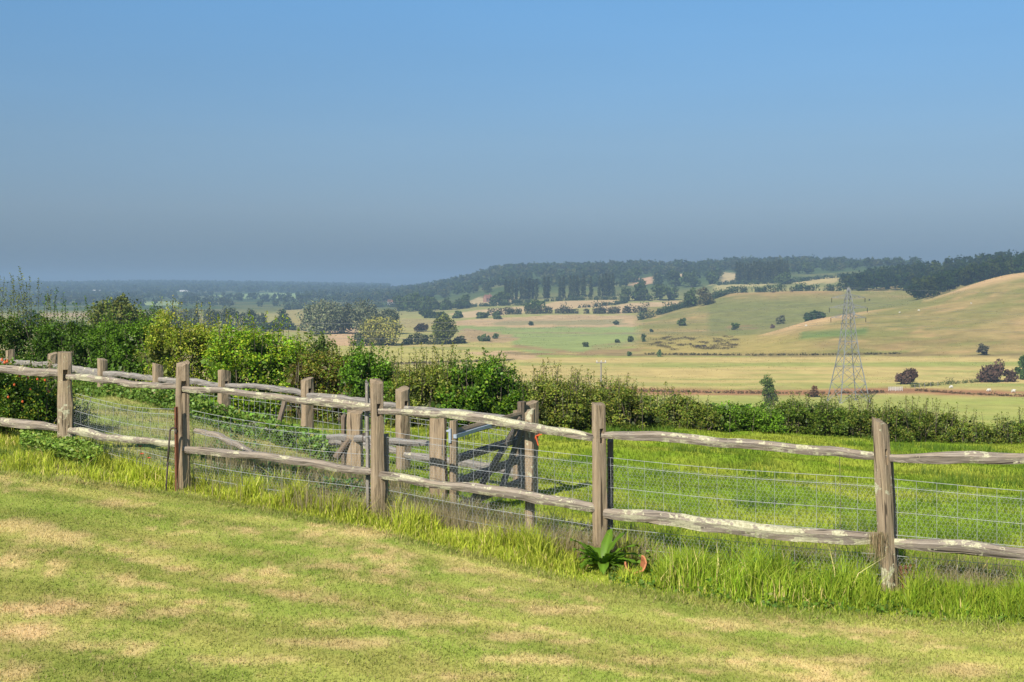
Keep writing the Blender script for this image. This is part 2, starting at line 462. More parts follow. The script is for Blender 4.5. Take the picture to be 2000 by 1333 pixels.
LAWN_DRY = [(85, 1190, 90, 16), (40, 1232, 110, 18), (160, 1262, 60, 8), (130, 1050, 60, 12), (30, 1030, 60, 16), (300, 1092, 45, 9),
            (640, 1215, 70, 12), (820, 1212, 90, 13), (680, 1258, 120, 10), (460, 1290, 110, 9), (340, 1195, 45, 8), (520, 1137, 40, 6),
            (1080, 1192, 70, 9), (1405, 1222, 50, 10), (1650, 1290, 80, 9), (1880, 1310, 90, 12), (1250, 1290, 120, 8), (1050, 1290, 100, 9),
            (730, 1040, 70, 10), (850, 1055, 50, 7), (230, 985, 60, 8), (1140, 1190, 30, 6), (1000, 1245, 60, 8), (560, 1160, 30, 5), (900, 1322, 90, 9), (1120, 1255, 40, 6)]
def lawn_col(X, Y, px, py):
    sa, ta = .92 * X - .38 * Y, .38 * X + .92 * Y                       # along and across the mower's passes
    a = fbm(X * 1.1, Y * .9, 21); b = fbm(X * 4.5 + 8, Y * 3.2, 33); d_ = fbm(X * 13 + 4, Y * 9, 35)
    st = fbm(sa * .55, ta * 3.4, 36); st2 = fbm(sa * 1.6 + 7, ta * 8.0, 37)
    col = mixc((.185, .250, .045), (.355, .345, .100), smooth(.32, .68, .26 * a + .20 * b + .26 * st + .16 * st2 + .12 * d_))
    dry = smooth(.50, .66, .28 * fbm(X * 1.2 + 31, Y * .9, 55) + .22 * fbm(X * 5 + 2, Y * 4, 58) + .28 * fbm(sa * .8 + 3, ta * 3.8, 59) + .22 * d_) * .75
    for (x0, y0, rx, ry) in LAWN_DRY:
        d = ((px - x0) / (rx * 1.1)) ** 2 + ((py - y0) / (ry * 1.1)) ** 2 + (b - .5) * 2.6
        dry = np.maximum(dry, (1 - smooth(-.1, 1.5, d + (d_ - .5) * 2.4)) * (.95 if (x0, y0) in ((85, 1190), (40, 1232)) else .66))
    col = mixc(col, (.56, .405, .215), dry)
    stripe = .5 + .5 * np.sin(ta * 6.6 + a * 1.5)
    return col * (.90 + .20 * smooth(.30, .70, stripe))[..., None] * np.array((.96, .93, .88))
def pasture_col(X, Y, px, py):
    a = fbm(X * .7, Y * .7, 61); b = fbm(X * 2.5, Y * 2.5, 62)
    col = mixc((.140, .215, .018), (.245, .275, .036), smooth(.35, .65, .6 * a + .4 * b))
    lane = (1 - smooth(560, 760, px)) * (1 - smooth(19, 24, Y))           # drier turf of the lane between the fences
    col = mixc(col, mixc((.21, .25, .07), (.30, .27, .11), smooth(.4, .6, b)), lane * .8)
    return col

def inpoly(px, py, poly):
    c = np.zeros(px.shape, bool); n = len(poly)
    for i in range(n):
        x0, y0 = poly[i]; x1, y1 = poly[(i + 1) % n]
        if y0 == y1: continue
        m = (py > min(y0, y1)) & (py <= max(y0, y1))
        c ^= m & (px < (x1 - x0) * (py - y0) / (y1 - y0) + x0)
    return c
VAL_T = np.array((1.0, .89, .88))
PALE, GREEN, TAN, OLIVE = (.305, .285, .115), (.165, .275, .085), (.385, .285, .165), (.235, .225, .095)
FIELDS = [   # each field by its corners as bearings and dips, and the crop on it
    ([(600, 668), (690, 676), (1010, 690), (1010, 740), (500, 740)], (.30, .30, .10)),
    ([(640, 640), (700, 640), (720, 676), (640, 676)], (.37, .28, .16)),
    ([(880, 636), (1010, 640), (1240, 638), (1345, 642), (1330, 655), (1250, 668), (1130, 690), (1040, 690), (1005, 676), (1000, 664), (890, 652)], (.19, .25, .092)),
    ([(900, 640), (1000, 655), (1010, 668), (960, 670), (890, 664)], (.27, .22, .12)),
    ([(905, 690), (1010, 684), (1060, 700), (1010, 703)], (.34, .27, .15)),
    ([(870, 630), (960, 622), (1100, 616), (1250, 616), (1330, 622), (1240, 638), (1010, 640), (880, 636)], (.34, .27, .15)),
    ([(960, 629), (1210, 624), (1230, 634), (960, 636)], (.22, .21, .11)),
    ([(880, 612), (1000, 600), (1040, 598), (1025, 612), (900, 622)], (.36, .30, .17)),
    ([(1040, 598), (1100, 588), (1205, 586), (1190, 600), (1060, 606)], (.36, .29, .16)),
    ([(1150, 606), (1230, 592), (1345, 588), (1345, 603), (1200, 613)], (.37, .30, .17)),
    ([(1160, 640), (1420, 638), (1440, 645), (1280, 650)], (.18, .25, .10)),
    ([(930, 582), (1010, 580), (1000, 592), (900, 600)], (.33, .29, .16)),
    ([(1230, 548), (1275, 540), (1280, 556), (1232, 560)], (.38, .27, .17)),
    ([(1310, 535), (1350, 535), (1350, 548), (1315, 548)], (.36, .30, .18)),
    ([(1405, 533), (1440, 533), (1440, 552), (1405, 552)], (.34, .30, .16)),
    ([(1390, 556), (1520, 553), (1480, 560), (1400, 568)], (.30, .29, .13)),
    ([(1545, 552), (1640, 538), (1640, 552), (1580, 556)], (.33, .29, .13)),
    ([(420, 577), (540, 572), (620, 576), (600, 583), (430, 584)], (.20, .30, .12)),
    ([(275, 590), (350, 589), (355, 597), (270, 597)], (.22, .30, .13)),
    ([(550, 604), (620, 604), (620, 650), (540, 650)], (.27, .25, .10)),
    ([(80, 612), (180, 612), (180, 620), (80, 620)], (.34, .29, .16)),
    ([(780, 622), (860, 626), (850, 640), (780, 640)], (.26, .24, .11)),
]
def valley_col(X, Y, px, py):
    jx = px + (fbm(X / 14, Y / 14, 71) - .5) * 16; jy = py + (fbm(X / 9, Y / 25, 72) - .5) * 3.0
    band = fbm(X / 260 + 5, Y / 16, 73, 3); fine = fbm(X / 30, Y / 7, 74)
    col = mixc((.205, .245, .075), (.345, .300, .125), smooth(.38, .62, .65 * band + .35 * fine))
    col = mixc(col, (.215, .270, .070), smooth(772, 784, jy) * .75)
    col = mixc(col, (.24, .25, .10), (1 - smooth(655, 690, jy)) * .6)
    far = smooth(1100, 1600, Y)
    col = mixc(col, mixc((.05, .085, .03), (.11, .13, .05), smooth(.50, .68, fbm(X / 120, Y / 120, 75))), far)
    for poly, c in FIELDS:
        m = inpoly(jx, jy, poly)
        if m.any():
            cc = np.asarray(c) * (.86 + .28 * fbm(X[m] / 25, Y[m] / 12, 76))[:, None]
            col[m] = cc
    # the right-hand hills: bleached crests, greener hollows
    hill = smooth(1230, 1260, px) * (1 - smooth(690, 700, jy)) * (Y > 480) * (Y < 1120)
    n = fbm(X / 50, Y / 22, 77); n2 = fbm(X / 12, Y / 10, 78)
    hc = mixc((.195, .205, .085), (.300, .250, .130), smooth(.36, .64, .6 * n + .4 * n2))
    hc = mixc(hc, (.40, .29, .17), smooth(.62, .75, n2) * .5)
    nearcrest = smooth(1500, 2000, px)
    crest_y = 622 - (px - 1600) * .228
    hc = mixc(hc, (.50, .36, .235), (1 - smooth(3, 20, jy - crest_y)) * (jy > crest_y - 3) * .85 * (px > 1480) * (Y < 840))
    behind = (Y > 700) * (px > 1380) * (px < 1800)                        # back spur darker and greener low down, setting off the front crest
    hc = mixc(hc, (.165, .19, .08), behind * smooth(572, 592, jy) * .85)
    hc = mixc(hc, (.36, .25, .15), (1 - smooth(0, 14, np.abs(jy - 570))) * .6 * (px > 1400) * (px < 1650))
    green_field = smooth(1240, 1290, px) * (jy > 655) * (jy < 692)
    hc = mixc(hc, (.33, .29, .12), green_field * (1 - smooth(1500, 1650, px)) * .7)
    col = mixc(col, hc, hill)
    # ditches and rushy strips, brown with dead sedge, then dark green streaks
    def strip(pts, w, c, amt=.9, n0=.30):
        xs = [p[0] for p in pts]; ys = [p[1] for p in pts]
        yy = np.interp(px, xs, ys)
        mk = (1 - smooth(w * .5, w, np.abs(jy - yy))) * (px > xs[0]) * (px < xs[-1]) * smooth(n0, n0 + .2, fbm(X / 9, Y / 5, 79))
        return mk * amt, c
    for mk, c in (strip([(1180, 762), (1300, 766), (1600, 768), (1750, 763), (2200, 776)], 8, (.235, .135, .075), .95, .15),
                  strip([(980, 690), (1200, 692), (1500, 694), (1700, 692), (2000, 695)], 4.5, (.17, .145, .075)),
                  strip([(1000, 676), (1120, 690), (1250, 684)], 5, (.22, .17, .09)),
                  strip([(1000, 650), (1300, 652), (1420, 648)], 1.8, (.20, .20, .10)),
                  strip([(1150, 682), (1280, 664), (1420, 652)], 7, (.20, .19, .09), .8),
                  strip([(1420, 640), (1560, 641), (1480, 655)], 5, (.22, .17, .10)),
                  strip([(740, 712), (870, 708), (1010, 704)], 3, (.17, .14, .08)),
                  strip([(1600, 676), (1750, 672), (1900, 668), (2000, 668)], 9, (.25, .20, .11), .6),
                  strip([(1690, 650), (1760, 640)], 10, (.13, .20, .07), .0),
                  strip([(1560, 656), (1690, 646), (1700, 648)], 9, (.11, .20, .075), .75, .1)):  # dark green streak across the slope behind the pylon
        col = mixc(col, c, mk)
    hm = np.asarray(hill)[:, None]
    return col * (VAL_T * (1 - hm) + np.array((.83, .75, .60)) * hm)

PXV = np.broadcast_to(G_PX[:, None], GH.shape); YV = np.broadcast_to(G_Y[None, :], GH.shape)
XV = (PXV - CX) / FPX * YV; PYV = HY - FPX * GH / YV
CV = np.zeros(GH.shape + (3,))
kinds = np.zeros(GH.shape, int)
isl = YV < border_Y(PXV)
isp = ~isl & (YV < 36)
kinds[isp] = 1
isv = ~isl & ~isp; kinds[isv] = 2
kinds[isv & (PXV > 1235) & (YV > 490) & (YV < 1150) & (GH > -27.4)] = 3
kinds[isv & (YV > 1150)] = 4
CV[isl] = lawn_col(XV[isl], YV[isl], PXV[isl], PYV[isl])
CV[isp] = pasture_col(XV[isp], YV[isp], PXV[isp], PYV[isp])
CV[isv] = valley_col(XV[isv], YV[isv], PXV[isv], PYV[isv])
nI, nJ = GH.shape
vid = np.arange(nI * nJ).reshape(nI, nJ)
quads = np.stack([vid[:-1, :-1], vid[1:, :-1], vid[1:, 1:], vid[:-1, 1:]], -1).reshape(-1, 4)
fk = kinds[:-1, :-1].ravel()
allv = np.stack([XV, YV, GH], -1).reshape(-1, 3); allc = CV.reshape(-1, 3)
for k, nm, mt, lab in ((0, 'lawn', 'lawn', 'mown lawn with straw-coloured dry patches'), (1, 'pasture', 'pasture', 'green pasture behind the fence'),
                       (2, 'valley_floor', 'valley', 'flat pale green and straw valley fields'), (3, 'hillside', 'hill', 'bleached grass hillside on the right'),
                       (4, 'far_hills', 'hill', 'distant fields and hills')):
    q = quads[fk == k]
    used, inv = np.unique(q.ravel(), return_inverse=True)
    me = np_mesh(nm, allv[used], [inv.reshape(-1, 4)], allc[used], M[mt], True)
    tag(mobj(nm, me), lab, None, None, 'structure')
# the lawn goes on behind the camera
xs = np.linspace(-60, 60, 41); ys = np.linspace(-40, 1.5, 15)
bx_, by_ = np.meshgrid(xs, ys, indexing='ij')
bz_ = np.where(by_ > 1.49, ground(bx_, by_), -1.64 - .02 * bx_ / 10)
bi = np.arange(bx_.size).reshape(bx_.shape)
bq = np.stack([bi[:-1, :-1], bi[1:, :-1], bi[1:, 1:], bi[:-1, 1:]], -1).reshape(-1, 4)
bc = mixc((.150, .215, .045), (.33, .29, .11), smooth(.35, .65, fbm(bx_.ravel() * .7, by_.ravel() * .7, 91)))
tag(mobj('lawn', np_mesh('rear_lawn', np.stack([bx_, by_, bz_], -1).reshape(-1, 3), [bq], bc, M['lawn'], True)), 'mown lawn behind the viewpoint', None, None, 'structure')

# ------------------------------------------------------------------ fences
def sweep(name, pts, half_w, half_h, mat, parent, sides=10, seed=0, rough=.08, ends=(.75, .75), up=Vector((0, 0, 1)), square=3.2, cuts=None):
    """an uneven cleft timber swept along pts; half_w across the fence, half_h vertical (lists or numbers)"""
    rs = np.random.default_rng(seed + 1000)
    n = len(pts); V = []; W = []
    hw = half_w if hasattr(half_w, '__len__') else [half_w] * n
    hh = half_h if hasattr(half_h, '__len__') else [half_h] * n
    ph = rs.uniform(0, 6.3, sides)
    s = 0
    for i in range(n):
        a = pts[max(0, i - 1)]; b = pts[min(n - 1, i + 1)]
        d = (b - a).normalized(); u = d.cross(up).normalized(); w = u.cross(d).normalized()
        if i: s += (pts[i] - pts[i - 1]).length
        per = 0
        for k in range(sides):
            t = 2 * math.pi * (k + .5) / sides
            c, sn = math.cos(t), math.sin(t)
            e = (abs(c) ** square + abs(sn) ** square) ** (-1 / square)
            e *= 1 + rough * (math.sin(s * 6.1 + ph[k]) * .5 + math.sin(s * 17 + ph[k] * 2.3) * .35 + rs.normal() * .30)
            V.append(pts[i] + u * (c * e * hw[i]) + w * (sn * e * hh[i]))
            W.append((s, t / (2 * math.pi) * 4 * (hw[i] + hh[i]) * 1.0, seed * .731))
    F = []
    for i in range(n - 1):
        for k in range(sides):
            k2 = (k + 1) % sides
            F.append((i * sides + k, i * sides + k2, (i + 1) * sides + k2, (i + 1) * sides + k))
    me = bpy.data.meshes.new(name)
    me.from_pydata([tuple(v) for v in V], [], F + [tuple(range(sides - 1, -1, -1)), tuple(range((n - 1) * sides, n * sides))])
    va = me.attributes.new('wc', 'FLOAT_VECTOR', 'POINT')
    va.data.foreach_set('vector', np.asarray(W, np.float32).ravel())
    me.materials.append(mat); me.update()
    return mobj(name, me, parent)

def make_post(name, base, top, w, d, yaw, mat, parent, seed=0, slots=(), burial=.25, taper=1.0, both=True, slot_w=.34, bulge=()):
    """square cleft post: w along the fence, d across it; slots = [(z0, z1)] mortises in the faces that look along the fence"""
    rs = np.random.default_rng(seed + 500)
    H = (top - base).length
    lv = list(np.linspace(-burial, H, 15))
    for a, b in slots:
        lv = [z for z in lv if not (a - .03 < z < b + .03)] + [a, b]
    lv.sort()
    bm = bmesh.new()
    lay = bm.verts.layers.float_vector.new('wc')
    prof = [(-1, -1), (-.34, -1.04), (.34, -1.03), (1, -1), (1.03, -.34), (1.03, .34), (1, 1), (.34, 1.04), (-.34, 1.03), (-1, 1), (-1.03, .34), (-1.03, -.34)]
    cy, sy = math.cos(yaw), math.sin(yaw)
    ax = (top - base) / H
    rings = []; wc = {}
    ph = rs.uniform(0, 6.3, 12)
    tilt = rs.uniform(-.02, .02, 2)
    for z in lv:
        ring = []
        sc = 1 + (1 - max(0, z) / H) * (taper - 1)
        for k, (a, b) in enumerate(prof):
            j = 1 + .05 * math.sin(z * 5 + ph[k]) + .03 * math.sin(z * 13 + ph[k] * 1.7) + .022 * rs.normal()
            for zb, amt in bulge:
                j += amt * math.exp(-((z - zb) / .09) ** 2) * (1 if a > 0 else .3)
            cr = .88 if abs(a) == 1 and abs(b) == 1 else 1
            lx = a * w / 2 * sc * j * cr; ly = b * d / 2 * sc * j * cr
            zz = z
            if z == lv[-1]: zz = z + tilt[0] * a + tilt[1] * b + rs.normal() * .004
            p = base + ax * zz + Vector((lx * cy - ly * sy, lx * sy + ly * cy, 0))
            v = bm.verts.new(p); ring.append(v); wc[v] = (z, (k / 12) * 2 * (w + d), seed * 1.37)
        rings.append(ring)
    slotf = []
    for i in range(len(lv) - 1):
        for k in range(12):
            k2 = (k + 1) % 12
            f = bm.faces.new((rings[i][k], rings[i][k2], rings[i + 1][k2], rings[i + 1][k]))
            for a, b in slots:
                if abs(lv[i] - a) < 1e-6 and abs(lv[i + 1] - b) < 1e-6 and (k == 4 or (both and k == 10)):
                    slotf.append(f)
    bm.faces.new(list(reversed(rings[0])))
    tc = bm.verts.new(base + ax * (H + .008)); wc[tc] = (H, 0, seed * 1.37)
    for k in range(12):
        bm.faces.new((rings[-1][k], rings[-1][(k + 1) % 12], tc))
    for v, c in wc.items(): v[lay] = c
    for f in slotf:
        bmesh.ops.inset_individual(bm, faces=[f], thickness=.003, depth=-min(.06, w * .42))
    bm.normal_update()
    me = bpy.data.meshes.new(name); bm.to_mesh(me); bm.free()
    me.materials.append(mat)
    return mobj(name, me, parent)

def lerp_list(pts, n):
    """dense points along a list of (px, py0, py1, Y)"""
    xs = np.array([p[0] for p in pts], float); t = np.linspace(xs[0], xs[-1], n)
    out = []
    for x in t:
        out.append([x] + [float(np.interp(x, xs, [p[k] for p in pts])) for k in (1, 2, 3)])
    return out

def rail_from(name, pts, mat, parent, seed, half_w=.038, push=0.0, n=26, rough=.13):
    L = lerp_list(pts, n); P = []; hh = []; rs = np.random.default_rng(seed)
    w1, w2 = rs.uniform(0, 6, 2)
    for i, (x, a, b, Y) in enumerate(L):
        t = i / (n - 1)
        p = at(x, (a + b) / 2, Y)
        p.z += .006 * math.sin(t * 9 + w1) + .004 * math.sin(t * 23 + w2)
        p.y += push + .012 * math.sin(t * 5 + w2)
        P.append(p)
        e = min(1.0, .72 + 2.2 * min(t, 1 - t))
        hh.append((b - a) / FPX * Y / 2 * e * 1.02)
    hw = [half_w * min(1.0, .7 + 2.4 * min(i, n - 1 - i) / (n - 1)) for i in range(n)]
    return sweep(name, P, hw, hh, mat, parent, 10, seed, rough)

def net(name, A, B, topA, topB, botA, botB, parent, rows=6, vstep=.15, hexa=True, seed=0, r=.0016, sag=.0, hexc=.045):
    """sheep netting with chicken wire tied to it, between two posts (A, B are (x, y))"""
    rs = np.random.default_rng(seed)
    A = np.array(A, float); B = np.array(B, float); Ln = np.linalg.norm(B - A)
    V = []; F = []
    nrm = np.array([-(B - A)[1], (B - A)[0]]) / Ln
    ph = rs.uniform(0, 6, 4)
    def pt(s, h):           # s 0..1 along, h 0..1 up
        z0 = botA + (botB - botA) * s; z1 = topA + (topB - topA) * s - sag * math.sin(math.pi * s)
        off = .018 * math.sin(s * 7 + ph[0] + h * 3) + .012 * math.sin(h * 9 + ph[1])
        q = A + (B - A) * s + nrm * off
        return np.array([q[0], q[1], z0 + (z1 - z0) * h])
    def seg(a, b, rr):
        d = b - a; l = np.linalg.norm(d)
        if l < 1e-5: return
        d /= l
        u = np.cross(d, [0.31, .91, .27]); u /= np.linalg.norm(u); w = np.cross(d, u)
        o = len(V)
        for p in (a, b):
            for k in range(3):
                t = 2.094 * k
                V.append(p + (u * math.cos(t) + w * math.sin(t)) * rr)
        for k in range(3):
            F.append((o + k, o + (k + 1) % 3, o + 3 + (k + 1) % 3, o + 3 + k))
    hs = [0.0, .17, .34, .52, .72, .93, 1.0][:rows + 1] if rows == 6 else list(np.linspace(0, 1, rows))
    ns = max(4, int(Ln / .3))
    for h in hs:
        for i in range(ns): seg(pt(i / ns, h), pt((i + 1) / ns, h), r * 1.25)
    s = .06
    while s < Ln - .03:
        for i in range(3): seg(pt(s / Ln, i / 3), pt(s / Ln, (i + 1) / 3), r)
        s += vstep * rs.uniform(.9, 1.1)
    if hexa:
        Hh = (topA + topB - botA - botB) / 2
        nc = int(Ln / hexc); nr = int(Hh * .93 / (hexc * .8))
        for j in range(nr):
            for i in range(nc):
                x0 = (i + (.5 if j % 2 else 0)) / nc; y0 = j / nr * .95
                if x0 + .6 / nc > 1: continue
                dy = .95 / nr
                a = pt(x0, y0); b = pt(x0, y0 + dy * .5); c = pt(x0 + .5 / nc, y0 + dy)
                d = pt(max(0, x0 - .5 / nc), y0 + dy)
                seg(a, b, r * .40); seg(b, c, r * .40); seg(b, d, r * .40)
    me = np_mesh(name, np.array(V), [np.array(F)], None, M['wire'])
    return mobj(name, me, parent)

# --- the front fence -------------------------------------------------
FP = [  # px, py of base, py of top, distance, width, depth
    (-205, 868, 672, 15.6, .12, .13), (127, 884, 688, 13.4, .13, .14), (357, 955, 710, 11.93, .09, .12), (735, 1003, 745, 11.06, .075, .11),
    (1172, 1086, 790, 10.2, .075, .11), (1735, 1146, 823, 9.27, .085, .105), (2420, 1235, 862, 8.45, .09, .11)]
FX = [((p[0] - CX) / FPX * p[3], p[3]) for p in FP]
front = empty('post_and_rail_fence', (FX[3][0], FX[3][1], gz(*FX[3])))
tag(front, 'weathered cleft post-and-rail fence with lichened rails and wire netting along the lawn edge', 'fence')
FO = Vector(front.location)
def reparent(o, par):
    o.parent = par; o.matrix_parent_inverse = Matrix.Translation(-Vector(par.location))
    return o
TOPR = [
    [(-205, 702, 718, 15.6), (0, 713, 728, 14.2), (113, 721, 738, 13.4), (127, 722, 738, 13.4)],
    [(132, 728, 741, 13.4), (206, 737, 749, 12.9), (288, 747, 758, 12.35), (345, 751, 763, 11.97), (357, 753, 764, 11.95)],
    [(349, 751, 765, 11.93), (424, 757, 769, 11.75), (508, 767, 779, 11.55), (590, 775, 788, 11.4), (650, 778, 795, 11.25), (718, 787, 805, 11.1), (735, 790, 806, 11.06)],
    [(736, 796, 810, 11.06), (789, 798, 811, 10.95), (880, 804, 819, 10.75), (952, 810, 828, 10.6), (1000, 821, 838, 10.52), (1048, 827, 843, 10.4), (1100, 835, 851, 10.3), (1157, 846, 863, 10.2), (1172, 848, 864, 10.2)],
    [(1174, 845, 862, 10.2), (1275, 843, 862, 10.0), (1400, 852, 871, 9.78), (1550, 867, 885, 9.55), (1680, 880, 899, 9.35), (1735, 883, 900, 9.27)],
    [(1738, 885, 903, 9.27), (1850, 881, 905, 9.1), (2000, 885, 906, 8.9), (2420, 905, 926, 8.45)]]
LOWR = [
    [(-205, 800, 817, 15.6), (0, 818, 834, 14.2), (48, 820, 837, 13.9), (113, 828, 842, 13.4), (127, 830, 843, 13.4)],
    [(134, 834, 847, 13.4), (173, 836, 853, 13.1), (211, 849, 861, 12.85), (288, 857, 869, 12.35), (341, 861, 873, 12.0), (357, 863, 874, 11.95)],
    [(354, 867, 884, 11.93), (445, 878, 891, 11.7), (508, 885, 900, 11.55), (613, 898, 912, 11.33), (722, 915, 930, 11.1), (735, 917, 930, 11.06)],
    [(737, 917, 936, 11.06), (808, 929, 944, 10.92), (868, 942, 957, 10.8), (928, 946, 966, 10.65), (1000, 955, 975, 10.5), (1096, 969, 989, 10.3), (1160, 981, 1003, 10.2), (1172, 984, 1003, 10.2)],
    [(1178, 990, 1013, 10.2), (1300, 1001, 1028, 9.95), (1450, 1019, 1046, 9.7), (1600, 1034, 1061, 9.45), (1715, 1041, 1068, 9.3), (1735, 1044, 1068, 9.27)],
    [(1745, 1049, 1073, 9.27), (1875, 1057, 1083, 9.08), (2000, 1069, 1093, 8.9), (2420, 1110, 1134, 8.45)]]
for i, (px, pb, pt_, Y, w, d) in enumerate(FP):
    base = at(px, pb, Y); top = at(px, pt_, Y)
    base.z = min(base.z, gz(base.x, base.y)) - .02
    if i == 4: top.x -= .01
    if i == 5: top.x -= .065; base.x += .015
    if i == 3: top.x += .0; base.x += .02
    a = FX[max(0, i - 1)]; b = FX[min(len(FX) - 1, i + 1)]
    yaw = math.atan2(b[1] - a[1], b[0] - a[0]) - .62 + [0, .10, .05, .03, -.02, .06, 0][i]
    sl = []
    if i < len(TOPR):
        for rl in (LOWR[i], TOPR[i]):
            zc = (HY - rl[0][1]) / FPX * Y - base.z
            hz = (rl[0][2] - rl[0][1]) / FPX * Y
            sl.append((zc - hz - .015, zc + .035))
    sl.sort()
    p = make_post('post', base, top, w, d, yaw, M['post_lichen' if i in (1, 5) else 'post'], None, seed=20 + i, slots=sl, taper=1.12 if i in (1, 5) else 1.05,
                  bulge=((.52, .10),) if i == 1 else ((.30, .10),) if i == 3 else ())
    reparent(p, front)
for i in range(6):
    reparent(rail_from('rail', TOPR[i], M['rail_h' if i == 3 else 'rail_l' if i in (1, 2, 4) else 'rail'], None, 40 + i, .036), front)
    reparent(rail_from('rail', LOWR[i], M['rail_h' if i in (4, 1) else 'rail_l' if i in (3, 5) else 'rail'], None, 60 + i, .04), front)
for i in range(1, 6):
    A = np.array(FX[i]); B = np.array(FX[i + 1]) if i < 5 else np.array(FX[i + 1])
    nrm = np.array([-(B - A)[1], (B - A)[0]]); nrm /= np.linalg.norm(nrm)
    A2 = A + nrm * .085; B2 = B + nrm * .085
    tA = (HY - FP[i][2]) / FPX * FP[i][3] - .45; tB = (HY - FP[i + 1][2]) / FPX * FP[i + 1][3] - .45
    reparent(net('wire_netting', A2, B2, tA, tB, gz(*A2) - .02, gz(*B2) - .02, None, seed=i, sag=.06 if i < 3 else .015, hexc=.031), front)
# slim stakes fixed behind the rails
def stake(px, pb, pt_, Y, w, d, mat, seed, par, lean=0.0, yaw=-.4, name='stake'):
    b = at(px, pb, Y); t = at(px, pt_, Y); t.x += lean
    return reparent(make_post(name, b, t, w, d, yaw, M[mat], None, seed=seed, burial=.25), par)
stake(1035, 1040, 802, 10.62, .075, .07, 'post_lichen', 81, front)
stake(719, 985, 748, 11.2, .03, .035, 'rail_grey', 82, front, -.01)
stake(752, 1012, 850, 11.2, .055, .06, 'post', 83, front)
stake(1192, 1075, 860, 10.36, .045, .05, 'gate_wood', 84, front)
stake(1753, 1120, 900, 9.40, .032, .035, 'post', 85, front, -.05)

# --- the rear fence -------------------------------------------------
RK = [(.2 - 1.557 * k, 13.5 + 1.82 * k) for k in range(8)]
RP = [(1035, 1000, 787, .175), (787, 940, 760, .165), (600, 895, 740, .16), (438, 850, 725, .19), (308, 820, 712, .17), (200, 790, 702, .165), (103, 775, 691, .17), (20, 765, 684, .17)]
rear = empty('post_and_rail_fence', (RK[2][0], RK[2][1], gz(*RK[2])))
tag(rear, 'grey older post-and-rail fence running behind along the hedge, up to the gate', 'fence')
RT = [[(1035, 818, 830, 13.5), (1000, 813, 823, 13.7), (904, 802, 813, 14.5), (801, 792, 803, 15.25), (787, 790, 801, 15.3)],
      [(787, 789, 801, 15.3), (753, 784, 796, 15.6), (717, 779, 792, 16), (613, 767, 780, 17.0), (600, 765, 779, 17.1)],
      [(600, 764, 776, 17.1), (588, 762, 774, 17.2), (550, 756, 766, 17.6), (514, 750, 760, 18.0), (458, 750, 759, 18.7), (438, 750, 759, 18.96)],
      [(438, 750, 759, 18.96), (427, 749, 758, 19.1), (400, 744, 754, 19.5), (367, 738, 751, 20), (319, 737, 749, 20.6), (308, 736, 747, 20.8)],
      [(308, 735, 745, 20.8), (295, 733, 744, 21), (250, 728, 738, 21.8), (211, 725, 736, 22.4), (200, 724, 735, 22.6)],
      [(200, 723, 737, 22.6), (190, 721, 736, 22.8), (144, 715, 728, 23.6), (103, 709, 721, 24.4)],
      [(103, 708, 719, 24.4), (36, 704, 713, 25.9), (20, 702, 712, 26.2)],
      [(20, 702, 712, 26.2), (-120, 690, 700, 29.5)]]
RL = [[(1035, 922, 938, 13.5), (1000, 912, 928, 13.7), (909, 898, 913, 14.4), (840, 888, 902, 14.95), (787, 880, 893, 15.3)],
      [(787, 878, 891, 15.3), (755, 870, 883, 15.6), (700, 861, 875, 16.1), (613, 850, 864, 17.0), (600, 849, 863, 17.1)],
      [(600, 848, 861, 17.1), (545, 838, 850, 17.7), (500, 826, 838, 18.2), (438, 812, 824, 18.96)]]
ryaw = math.atan2(-1.82, 1.557)
for k, (px, pb, pt_, w) in enumerate(RP):
    Y = RK[k][1]
    base = at(px, pb, Y); top = at(px, pt_, Y)
    base.z = min(base.z, gz(base.x, base.y)) - .02
    # these stand with their mortised faces towards the lawn
    zt = (top.z - base.z)
    sl = []
    if k >= 1:
        for tab in (RL, RT):
            if k - 1 < len(tab):
                e_ = tab[k - 1][-1]; zc = (HY - e_[1]) / FPX * Y - base.z
                sl.append((zc - .07, zc + .045))
    p = make_post('post', base, top, .12, w, ryaw + .12, M['post'], None, seed=120 + k, slots=sl, taper=1.04)
    reparent(p, rear)
for k, pts in enumerate(RT):
    reparent(rail_from('rail', pts[::-1], M['rail_grey'], None, 140 + k, .04, -.0, 24, .18), rear)
for k, pts in enumerate(RL):
    reparent(rail_from('rail', pts[::-1], M['rail_grey'], None, 160 + k, .04, -.0, 24, .15), rear)
for k in range(0, 4):
    A = np.array(RK[k + 1]); B = np.array(RK[k]); nrm = np.array([.76, .65]); A = A + nrm * .09; B = B + nrm * .09
    tA = (HY - RP[k + 1][2]) / FPX * RK[k + 1][1] - .36; tB = (HY - RP[k][2]) / FPX * RK[k][1] - .36
    reparent(net('wire_netting', A, B, tA, tB, tA - .8, tB - .8, None, seed=30 + k, hexa=False, vstep=.15, r=.0022), rear)
# the prop leaning on the rear rail
pr = MB(); b_ = at(540, 845, 17.3); t_ = at(557, 782, 17.45)
o = sweep('leaning_prop', [b_ + (t_ - b_) * k / 6 for k in range(-1, 7)], .035, .04, M['gate_wood'], None, 8, 171, .1, up=Vector((0, 1, 0)))
reparent(o, rear)

